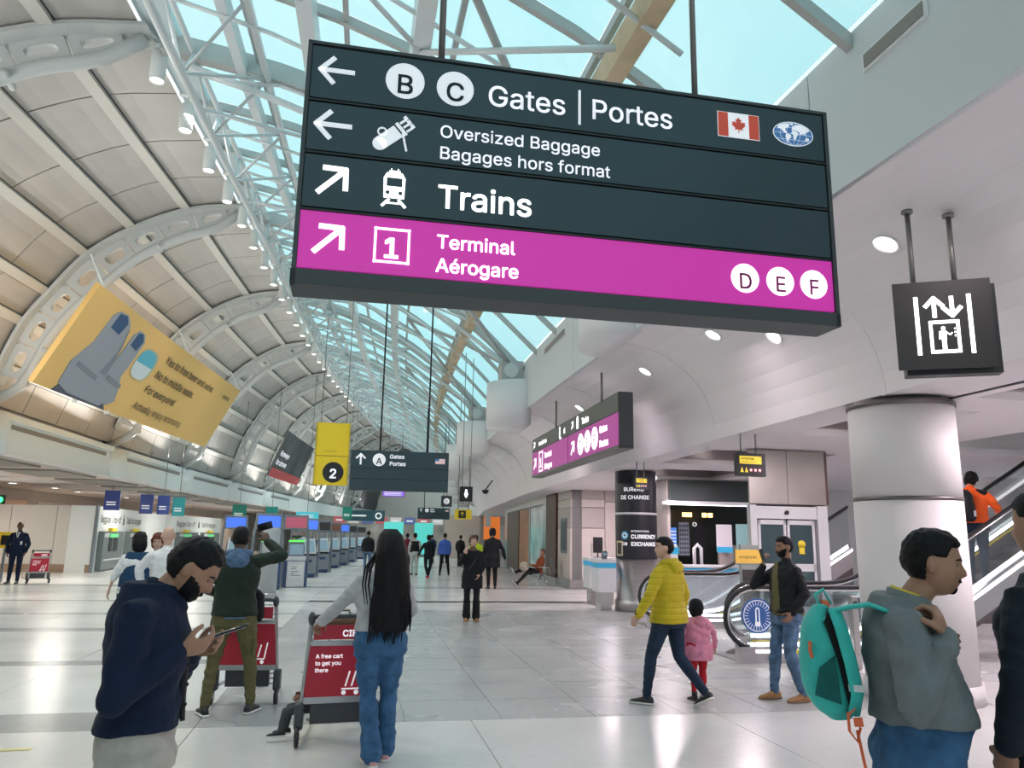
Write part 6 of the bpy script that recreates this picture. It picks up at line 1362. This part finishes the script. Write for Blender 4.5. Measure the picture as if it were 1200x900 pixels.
# ================================================================ ESCALATORS
M_esk = mat('escalator_steel', (.55, .53, .55), .22, .85); M_led = mat('led_strip', (1, 1, 1), .4, emit=3.5); M_yl = mat('step_yellow', (.85, .65, .05), .5)
def escalator(label, t, s, L0, run, disc=None, wdt=1.15):
    """runs along +X (local); the newel end is at x=0, level for L0, then rises 30 degrees for `run` metres"""
    r = thing('escalator', label, 'escalator', t, s, 0); cc, s_ = math.cos(PI / 6), math.sin(PI / 6)
    R1 = 1.6
    def path(off, z0, x0=.0, n=10):       # level, bend, incline
        pts = [(x0, off, z0), (L0, off, z0)]
        for i in range(1, 6): a = PI / 6 * i / 5; pts.append((L0 + R1 * math.sin(a), off, z0 + R1 * (1 - math.cos(a))))
        x, _, z = pts[-1]; pts.append((x + run * cc, off, z + run * s_)); return pts
    path0 = path
    for yy in (0, wdt):
        sh = .5 * yy
        def path(off, z0, x0=.0, n=10, sh=sh): return [(max(p[0], sh + x0) if i_ == 0 else p[0], p[1], p[2]) for i_, p in enumerate(path0(off, z0, x0 + sh))]
        gp = MB(); lo = path(yy, .22, .30); hi = path(yy, .98, .45)
        n = len(lo); vs = []
        arc = [(sh + .45 - .42 * math.sin(a), .60 + .38 * math.cos(a)) for a in [PI * j / 10 for j in range(11)]]
        for e in (-.006, .006):
            for p in lo: vs.append((p[0], yy + e, p[2]))
            for p in hi: vs.append((p[0], yy + e, p[2]))
        gp.add(vs, [(b + i, b + i + 1, b + n + i + 1, b + n + i) for b in (0, 2 * n) for i in range(n - 1)])
        gp.add([(a, yy + e, z) for e in (-.006, .006) for a, z in arc], [tuple(range(11)), tuple(range(21, 10, -1))])
        pane = gp.build('glass_balustrade', M_glass, r)
        loop = [(sh + .60, yy, .17), (sh + .42, yy, .19)] + [(sh + .45 - .47 * math.sin(a), yy, .60 - .43 * math.cos(a)) for a in [PI * (j + 1) / 12 for j in range(12)]] + path(yy, 1.03, .5)
        MB().tube(loop, .042, 8, flat=(1, .6)).build('handrail', M_rubber, r, True)
        rail = [(sh + .45 - .43 * math.sin(a), yy, .60 - .39 * math.cos(a)) for a in [PI * (j + 1) / 12 for j in range(12)]] + path(yy, .985, .5)
        MB().tube(rail, .022, 6).build('rail_track', M_chrome, r, True)
        sk = MB(); P_ = path(yy, .22, .15)
        sk.sweep([[(p[0], yy - .07, p[2]), (p[0], yy + .07, p[2]), (p[0], yy + .07, p[2] - .40), (p[0], yy - .07, p[2] - .40)] for p in P_]); sk.build('skirt_cladding', M_esk, r)
        ld = MB(); P_ = path(yy, .25, .35); e = .075 if yy == 0 else -.075
        ld.sweep([[(p[0], yy + e - .008, p[2] - .05), (p[0], yy + e + .008, p[2] - .05), (p[0], yy + e + .008, p[2] + .01), (p[0], yy + e - .008, p[2] + .01)] for p in P_]); ld.build('led_strip', M_led, r)
        if yy: yl = MB(); yl.sweep([[(p[0], yy + e - .012, p[2] - .12), (p[0], yy + e - .002, p[2] - .12), (p[0], yy + e - .002, p[2] - .09), (p[0], yy + e - .012, p[2] - .09)] for p in P_]); yl.build('yellow_line', M_yl, r)
        if yy == 0: fl = MB(); fl.sweep([[(p[0], -.09, p[2] - .02), (p[0], -.09, p[2] - .06), (p[0], -.075, p[2] - .06), (p[0], -.075, p[2] - .02)] for p in path(0, .2, .4)]); fl.build('outer_light_strip', M_led, r)
    path = path0
    MB().box(.2, 1.7, .08, wdt - .08, 0, .02).build('comb_plate', M_steel, r); MB().box(1.0, 1.06, .1, wdt - .1, .02, .028).build('yellow_comb', M_yl, r)
    x = L0 + .1; z = 0.02; i = 0
    while x < L0 + run * cc + .5:
        rise = .0 if i < 1 else min(.23, .08 * i)
        z2 = z + rise; q = MB().box(x, x + .40, .09, wdt - .09, z2 - .22, z2); o = q.build('step', M_steeld, r); x += .40; z = z2; i += 1
    tr = MB(); P_ = path(0, -.20, L0 + .4); P_ = [p for p in P_ if p[0] >= L0 + .4]
    tr.sweep([[(p[0], -.05, p[2] + .05), (p[0], wdt + .05, p[2] + .05), (p[0], wdt + .05, p[2] - .35 if p[2] > .3 else -.0), (p[0], -.05, p[2] - .35 if p[2] > .3 else -.0)] for p in P_]); tr.build('truss_cladding', M_steeld, r)
    if disc:
        m = MB(); m.disc(.47, .63, .24, -.014, -.006, 36); d = m.build('blue_roundel', mat('roundel_blue', (.05, .16, .50), .4), r)
        m = MB(); m.ringz(.47, .63, .215, .205, -.017, -.014, 30)
        for k in range(26):
            a = 2 * PI * k / 26; m.stroke([(.47 + .14 * math.cos(a), .63 + .14 * math.sin(a)), (.47 + .20 * math.cos(a), .63 + .20 * math.sin(a))], .006, -.017, -.014)
        m.stroke([(.445, .52), (.445, .71), (.46, .735), (.48, .735), (.495, .71), (.495, .52)], .016, -.017, -.014); m.box(.43, .51, -.017, -.014, .49, .545); m.build('white_print', W_lit, d)
    return r
escalator('front escalator with a blue round sticker on its newel, rising behind the white column', 5.20, 10.4, 2.27, 6.8, True)
escalator('rear escalator with plain glass newel beside the currency totem, rising towards the lift', 5.40, 14.5, 1.7, 2.3, False, wdt=1.0)
g = thing('bollard', 'short steel bollard in front of the front escalator landing', 'bollard', 5.98, 10.05); MB().box(-.07, .07, -.05, .05, 0, .22).build('block', M_steel, g, bevel=.01); MB().box(-.05, .30, -.06, .04, .18, .215).build('yellow_plate', M_yl, g)
g = thing('sensor_post', 'slim steel post with a black sensor beside the escalator landing', 'post', 6.75, 9.75); MB().box(-.05, .05, -.05, .05, 0, .95).build('shaft', M_steel, g, bevel=.015); MB().ell((0, -.05, .86), (.035, .02, .03), 12, 8).build('sensor', M_black, g, True)
g = thing('sign_stand', 'grey stand with a yellow notice plate beside the bearded man on the phone', 'sign', 6.45, 12.1); MB().box(-.16, .16, -.04, .04, 0, 1.60).build('panel', M_steel, g); p = MB().box(-.26, .22, -.06, -.04, 1.30, 1.52).build('yellow_plate', mat('plate_yellow', (.80, .50, .08), .5), g); text('ATTENTION', .07, M_black, p, -.2, -.0605, 1.38); MB().box(-.14, .14, -.05, -.04, .7, 1.2).build('dark_plate', M_kdk, g); MB().box(-.12, .12, -.055, -.04, .45, .62).build('white_plate', M_kl, g)
g = thing('floor_outlet', 'low dark dome on the floor left of the front escalator', 'floor fitting', 5.72, 11.2); MB().lathe([(.001, .09), (.06, .08), (.13, .04), (.17, 0), (.001, 0)], n=24).build('dome', M_steeld, g, True)
# ================================================================ LIFT
g = thing('lift', 'glass and steel lift with a stainless overhead box behind the escalators', 'lift', 6.85, 12.75)
M_lc = mat('lift_cladding', (.42, .39, .36), .38, .6, nscale=.9, namt=.15); M_lw = mat('lift_white', (.62, .62, .63), .4)
for a, b in ((0, .74), (.75, 1.49)): MB().box(a, b, 0, .05, 2.32, 3.28).build('overhead_panel', M_lc, g)
MB().box(1.49, 1.54, 0, 1.55, 2.32, 3.28).build('side_cladding', mat('lift_side', (.16, .10, .10), .35, .6), g); MB().add([(x, y, z) for z in (2.30, 3.27) for x, y in ((0.02, .06), (1.5, .06), (1.5, 1.55), (.82, 1.55))], [(0, 1, 2, 3), (4, 5, 6, 7), (0, 1, 5, 4), (1, 2, 6, 5), (2, 3, 7, 6), (3, 0, 4, 7)]).build('overhead_core', M_steeld, g)
for a, b in ((.0, .12), (1.30, 1.5)): MB().box(a, b, 0, .12, 0, 2.30).build('door_jamb', M_lw, g)
MB().box(.12, 1.30, .02, .12, 2.06, 2.28).build('door_header', M_lw, g); MB().lathe([(.001, -.02), (.035, -.02), (.035, .01), (.001, .01)], c=(.70, 0, 2.17), n=14, axis='Y').build('camera_eye', M_black, g)
for a, b in ((.16, .70), (.72, 1.26)):
    d = MB().box(a, a + .05, .05, .09, .05, 2.04).box(b - .05, b, .05, .09, .05, 2.04).box(a, b, .05, .09, .05, .55).box(a, b, .05, .09, 1.96, 2.04).box(a, b, .05, .09, 1.15, 1.28).build('lift_door', M_lw, g)
    MB().box(a + .05, b - .05, .065, .075, .55, 1.96).build('door_pane', mat('lift_pane', (.05, .08, .09), .1), d)
    if a > .5: MB().disc(.99, 1.62, .07, .05, .064, 20).prism([(.94, 1.45), (1.04, 1.45), (1.04, 1.62), (.94, 1.62)], .05, .064).build('yellow_sticker', M_yl, d)
for y in (.5, 1.3): MB().box(1.5, 1.54, y, y + .08, 0, 2.3).build('side_mullion', M_lw, g)
MB().box(1.505, 1.515, .12, 1.5, .3, 2.25).build('side_pane', mat('side_glass', (.10, .12, .14), .08), g); MB().box(1.5, 1.54, 0, 1.5, 0, .3).build('side_plinth', M_lw, g)
MB().add([(x, y, z) for z in (0, 2.3) for x, y in ((0, .12), (.06, .12), (.86, 1.48), (.80, 1.48))], [(0, 1, 2, 3), (4, 5, 6, 7), (0, 1, 5, 4), (1, 2, 6, 5), (2, 3, 7, 6), (3, 0, 4, 7)]).build('left_wall', M_lw, g); MB().box(.8, 1.5, 1.45, 1.5, 0, 2.3).build('back_wall', M_steeld, g)
# ================================================================ CURRENCY EXCHANGE
M_tot = mat('totem_black', (.020, .019, .028), .35); M_cy = mat('cyan_stripe', (.04, .42, .70), .4, emit=.1); M_cw = mat('counter_white', (.74, .74, .76), .35)
g = thing('currency_totem', 'round column wrapped in black currency exchange lettering above brushed steel', 'column', 6.6, 18.2); R_ = .49
MB().lathe([(.001, 0), (R_ + .04, 0), (R_ + .04, .25), (R_, .27), (R_, 1.22), (.001, 1.22)], n=48).build('steel_base', M_steel, g, True)
lo = MB().lathe([(.001, 1.22), (R_ + .01, 1.22), (R_ + .01, 2.24), (.001, 2.24)], n=48).build('lower_wrap', M_tot, g); MB().lathe([(.001, 2.24), (R_ + .015, 2.24), (R_ + .015, 2.29), (.001, 2.29)], n=48).build('white_band', M_white, g); upw = MB().lathe([(.001, 2.29), (R_ + .01, 2.29), (R_ + .01, 3.28), (.001, 3.28)], n=48).build('upper_wrap', M_tot, g)
def curved(st, sz, z, a0, par, m_, bold=.003, sx=1.):
    me = text_mesh(st, sz * .95, 'LEFT', bold)
    b_ = bmesh.new(); b_.from_mesh(me); bmesh.ops.triangulate(b_, faces=b_.faces); bmesh.ops.subdivide_edges(b_, edges=[e for e in b_.edges if e.calc_length() > sz * .3], cuts=1); b_.to_mesh(me); b_.free()
    for v in me.vertices: a = a0 + v.co.x * sx / R_; v.co = V((R_ + .016) * math.sin(a), -(R_ + .016) * math.cos(a), z + v.co.y)
    me.materials.clear(); me.materials.append(m_); me.name = 'lettering'; p = bpy.data.objects.new('lettering', me); C.objects.link(p); p.parent = par
A0 = -.38   # the totem is seen from its left
curved('BUREAU', .17, 2.79, A0 - .55, upw, W_lit); curved('DE CHANGE', .17, 2.60, A0 - .72, upw, W_lit)
curved('INTERNATIONAL', .075, 1.83, A0 - .20, lo, W_lit, .001); curved('CURRENCY', .165, 1.68, A0 - .20, lo, W_lit, .005); curved('EXCHANGE', .165, 1.51, A0 - .20, lo, W_lit, .005); curved('ice', .17, 1.52, A0 - .72, lo, W_lit, .004)
for rr, mm_, dd in ((.095, mat('logo_blue', (.12, .40, .62), .4, emit=.2), .0), (.05, W_lit, .004), (.03, M_tot, .008)):
    m = MB(); c0 = A0 - .52; vs = []
    for q in range(24): a = 2 * PI * q / 24; an = c0 + rr * math.cos(a) / R_; vs.append(((R_ + .014 + dd) * math.sin(an), -(R_ + .014 + dd) * math.cos(an), 1.75 + rr * math.sin(a)))
    vs.append(((R_ + .016 + dd) * math.sin(c0), -(R_ + .016 + dd) * math.cos(c0), 1.75)); m.add(vs, [(q, (q + 1) % 24, 24) for q in range(24)]); m.build('logo_ring', mm_, lo)
m = MB(); m.M = Matrix.Rotation(A0 - .82, 4, 'Z'); m.box(-.10, .10, -R_ - .03, -R_ - .01, 1.27, 1.62); f = m.build('framed_notice', mat('notice_cream', (.70, .62, .42), .5), g); m = MB(); m.M = Matrix.Rotation(A0 - .82, 4, 'Z'); m.box(-.07, .07, -R_ - .033, -R_ - .03, 1.31, 1.58); m.build('dark_print', M_kdk, f)
def counter(label, t, s, w_, rz, d=.6):
    r = thing('service_counter', label, 'counter', t, s, 0, rz); MB().box(0, w_, 0, d, .42, .98).build('white_body', M_cw, r); MB().box(-.01, w_ + .01, -.012, d, .98, 1.10).build('cyan_band', M_cy, r); MB().box(-.02, w_ + .02, -.02, d + .02, 1.10, 1.18).build('white_top', M_cw, r); MB().box(.08, w_ - .08, .08, d - .05, 0, .42).build('recessed_plinth', M_steel, r); return r
counter('white service counter with a cyan band left of the currency totem, far one', 5.80, 19.6, .75, .0); counter('white service counter with a cyan band touching the currency totem', 5.62, 18.1, .42, .0)
g = thing('monitor', 'small black monitor on a stand on the white counter', 'monitor', 6.1, 19.85, 1.18, .3); MB().box(-.14, .14, -.015, .015, .12, .52).build('screen_back', M_black, g); MB().box(-.10, .10, -.06, .06, 0, .015).build('foot', M_black, g); MB().box(-.015, .015, 0, .02, .01, .14).build('stem', M_black, g)
g = thing('card_terminal', 'grey card terminal on the white counter beside the monitor', 'payment terminal', 5.84, 18.35, 1.182); MB().box(-.06, .06, -.05, .05, 0, .18, rx=.4).build('body', M_kg, g); MB().box(-.045, .045, -.075, -.06, .09, .15).build('screen', M_ks, g)
g = thing('desk_lamp', 'white angled arm lamp on the white counter', 'lamp', 5.95, 19.95, 1.18); MB().tube([(0, 0, 0), (0, 0, .35), (.22, 0, .46)], .012, 6).build('arm', M_white, g); MB().box(.12, .34, -.04, .04, .44, .47, ry=-.25).build('head', M_white, g)
# booth
b0 = thing('currency_booth', 'dark exchange booth with a glowing menu strip and a white counter behind the rear escalator', 'booth', 8.1, 20.0); M_bdk = mat('booth_black', (.020, .026, .026), .35)
MB().box(0, 2.45, 0, .12, 2.70, 3.28).build('fascia', mat('booth_fascia', (.035, .050, .048), .35), b0); MB().box(2.46, 3.1, 0, .12, 1.1, 3.28).build('black_pier', M_bdk, b0); MB().box(-.12, 3.0, -.30, .12, 2.60, 2.69).build('white_canopy', M_cw, b0); MB().box(-.08, 2.95, -.27, -.2, 2.585, 2.60).build('canopy_light', M_led, b0)
MB().box(0, 3.2, 1.9, 2.0, 0, 3.28).build('back_wall', M_bdk, b0); MB().box(-.02, .06, 0, 2.0, 0, 3.28).build('side_wall', mat('booth_side', (.35, .31, .29), .5), b0); MB().box(0, 2.9, -.55, -.45, 0, .98).build('counter_front', M_cw, b0); MB().box(0, 2.9, -.56, -.44, .84, .95).build('cyan_band', M_cy, b0); MB().box(-.02, 2.95, -.62, .1, .98, 1.03).build('counter_top', M_cw, b0)
M_amb = mat('amber_lamp', (1, .62, .22), .4, emit=3.5)
for x in (.18, .9, 1.05, 1.5, 1.68): MB().box(x, x + .12, 1.2, 1.26, 2.32, 2.44).build('amber_lamp', M_amb, b0)
MB().box(.05, .22, .7, .72, 1.1, 2.1).build('lit_poster', mat('poster_cream', (.75, .65, .55), .5, emit=.4), b0); p = MB().box(.28, .5, .7, .72, 1.2, 2.0).build('blue_rate_board', mat('rate_blue', (.05, .18, .55), .3, emit=.8), b0)
m = MB()
for q in range(8): m.box(.3, .48, .69, .7, 1.25 + q * .09, 1.28 + q * .09)
m.build('rate_row', W_lit, p)
p = MB().box(.56, .86, .68, .70, 1.25, 2.15).build('rate_grid', mat('grid_grey', (.20, .22, .26), .4), b0); m = MB()
for i in range(4):
    for j in range(7): m.box(.58 + i * .07, .62 + i * .07, .67, .68, 1.3 + j * .12, 1.36 + j * .12)
m.build('rate_cell', mat('rate_dark', (.03, .04, .07), .4), p)
MB().ringz(1.0, 2.1, .06, .04, .6, .64, 20).build('ring_camera', W_lit, b0); MB().box(1.0, 1.35, .75, .77, 1.05, 2.1).build('dark_jacket_display', F_blk2, b0)
p = MB().box(1.45, 1.9, .2, .22, 1.35, 2.1).build('paper_poster', mat('poster_pale', (.62, .56, .60), .5, emit=.25), b0); MB().box(1.45, 1.9, .19, .2, 1.35, 1.5).build('blue_foot', M_cy, p); MB().box(2.0, 2.42, .15, .17, 1.3, 2.12).build('teal_screen', mat('teal_screen', (.22, .38, .38), .3, emit=.3), b0); MB().box(2.18, 2.24, .17, .22, 1.03, 1.3).build('screen_post', M_steel, b0)
MB().box(1.6, 2.9, .4, .5, .98, 1.55).build('taupe_panel', M_beiged, b0); MB().tube([(.75, .1, 1.03), (.75, .1, 1.45), (.85, .1, 1.55), (.95, .1, 1.45), (.95, .1, 1.03)], .05, 8).build('white_arch', M_cw, b0, True)
g = thing('leaflet_stand', 'slim white stand with a cyan header between the totem and the mustard jacket', 'stand', 7.05, 17.0); MB().box(-.1, .1, -.08, .08, 0, 1.55).build('stand', M_cw, g); MB().box(-.12, .12, -.09, -.08, 1.35, 1.5).build('cyan_header', M_cy, g)
# ================================================================ BENCH AND BITS
g = thing('metal_seat', 'grey metal waiting seat with spider legs under the lounging man', 'seat', 6.15, 27.5, 0, PI / 2)
MB().box(-.28, .28, -.05, .42, .40, .44).build('seat_pan', M_steeld, g); MB().box(-.28, .28, -.38, -.33, .45, .95, rx=-.25).build('seat_back', M_steeld, g)
for sgn in (-1, 1):
    for y in (-.25, .3): MB().tube([(0, .05, .40), (sgn * .15, .05 + y * .5, .2), (sgn * .24, y, .015)], .018, 6).build('leg', M_chrome, g, True)
    MB().tube([(sgn * .30, -.2, .45), (sgn * .30, -.15, .64), (sgn * .30, .25, .64)], .016, 6).build('armrest', M_chrome, g, True)
g = thing('flower_bag', 'pale patterned bag on the lap of the lounging man', 'bag', 5.45, 27.35, .52); m = MB(); m.ell((0, 0, .14), (.17, .12, .17), 14, 10); remesh(m.build('bag_body', mat('pale_pattern', (.50, .44, .36), .8, nscale=12, namt=.6), g), .02, 1, .02, 12)
g = thing('framed_poster', 'dark framed poster on the beige wall left of the counters', 'poster', 6.78, 27.0, 1.15); MB().box(-.02, .0, -.45, .45, 0, 1.2).build('frame', M_kg, g); MB().box(-.03, -.02, -.35, .35, .1, 1.1).build('print', M_kdk, g)
g = thing('orange_column', 'orange lit shop banner at the far end of the right wall', 'banner', 6.3, 49); MB().box(-.5, .5, -.2, .2, 1.5, 2.9).build('orange_panel', mat('orange_lit', (.85, .22, .04), .5, emit=.5), g); MB().box(-.5, .5, -.2, .2, 0, 1.5).build('lower_board', M_steeld, g); MB().box(-.45, -.1, -.22, -.2, 2.3, 3.2).build('white_banner', M_cw, g)
g = thing('security_camera', 'small dark ceiling camera hanging over the hall beside the last corbel', 'camera', 4.6, 33, 3.55); MB().lathe([(.001, -.1), (.1, -.06), (.14, 0), (.14, .08), (.001, .08)], n=18).build('dome', M_black, g, True); MB().tube([(0, 0, .08), (.3, 0, .5)], .03, 8).build('arm', M_steeld, g)
g = thing('floor_stripe', 'small faded yellow mark on the floor at the front left', 'floor marking', -2.45, 6.9, .0015); MB().box(-.25, .18, -.035, .035, 0, .002).build('paint', mat('faded_yellow', (.72, .62, .28), .6), g)
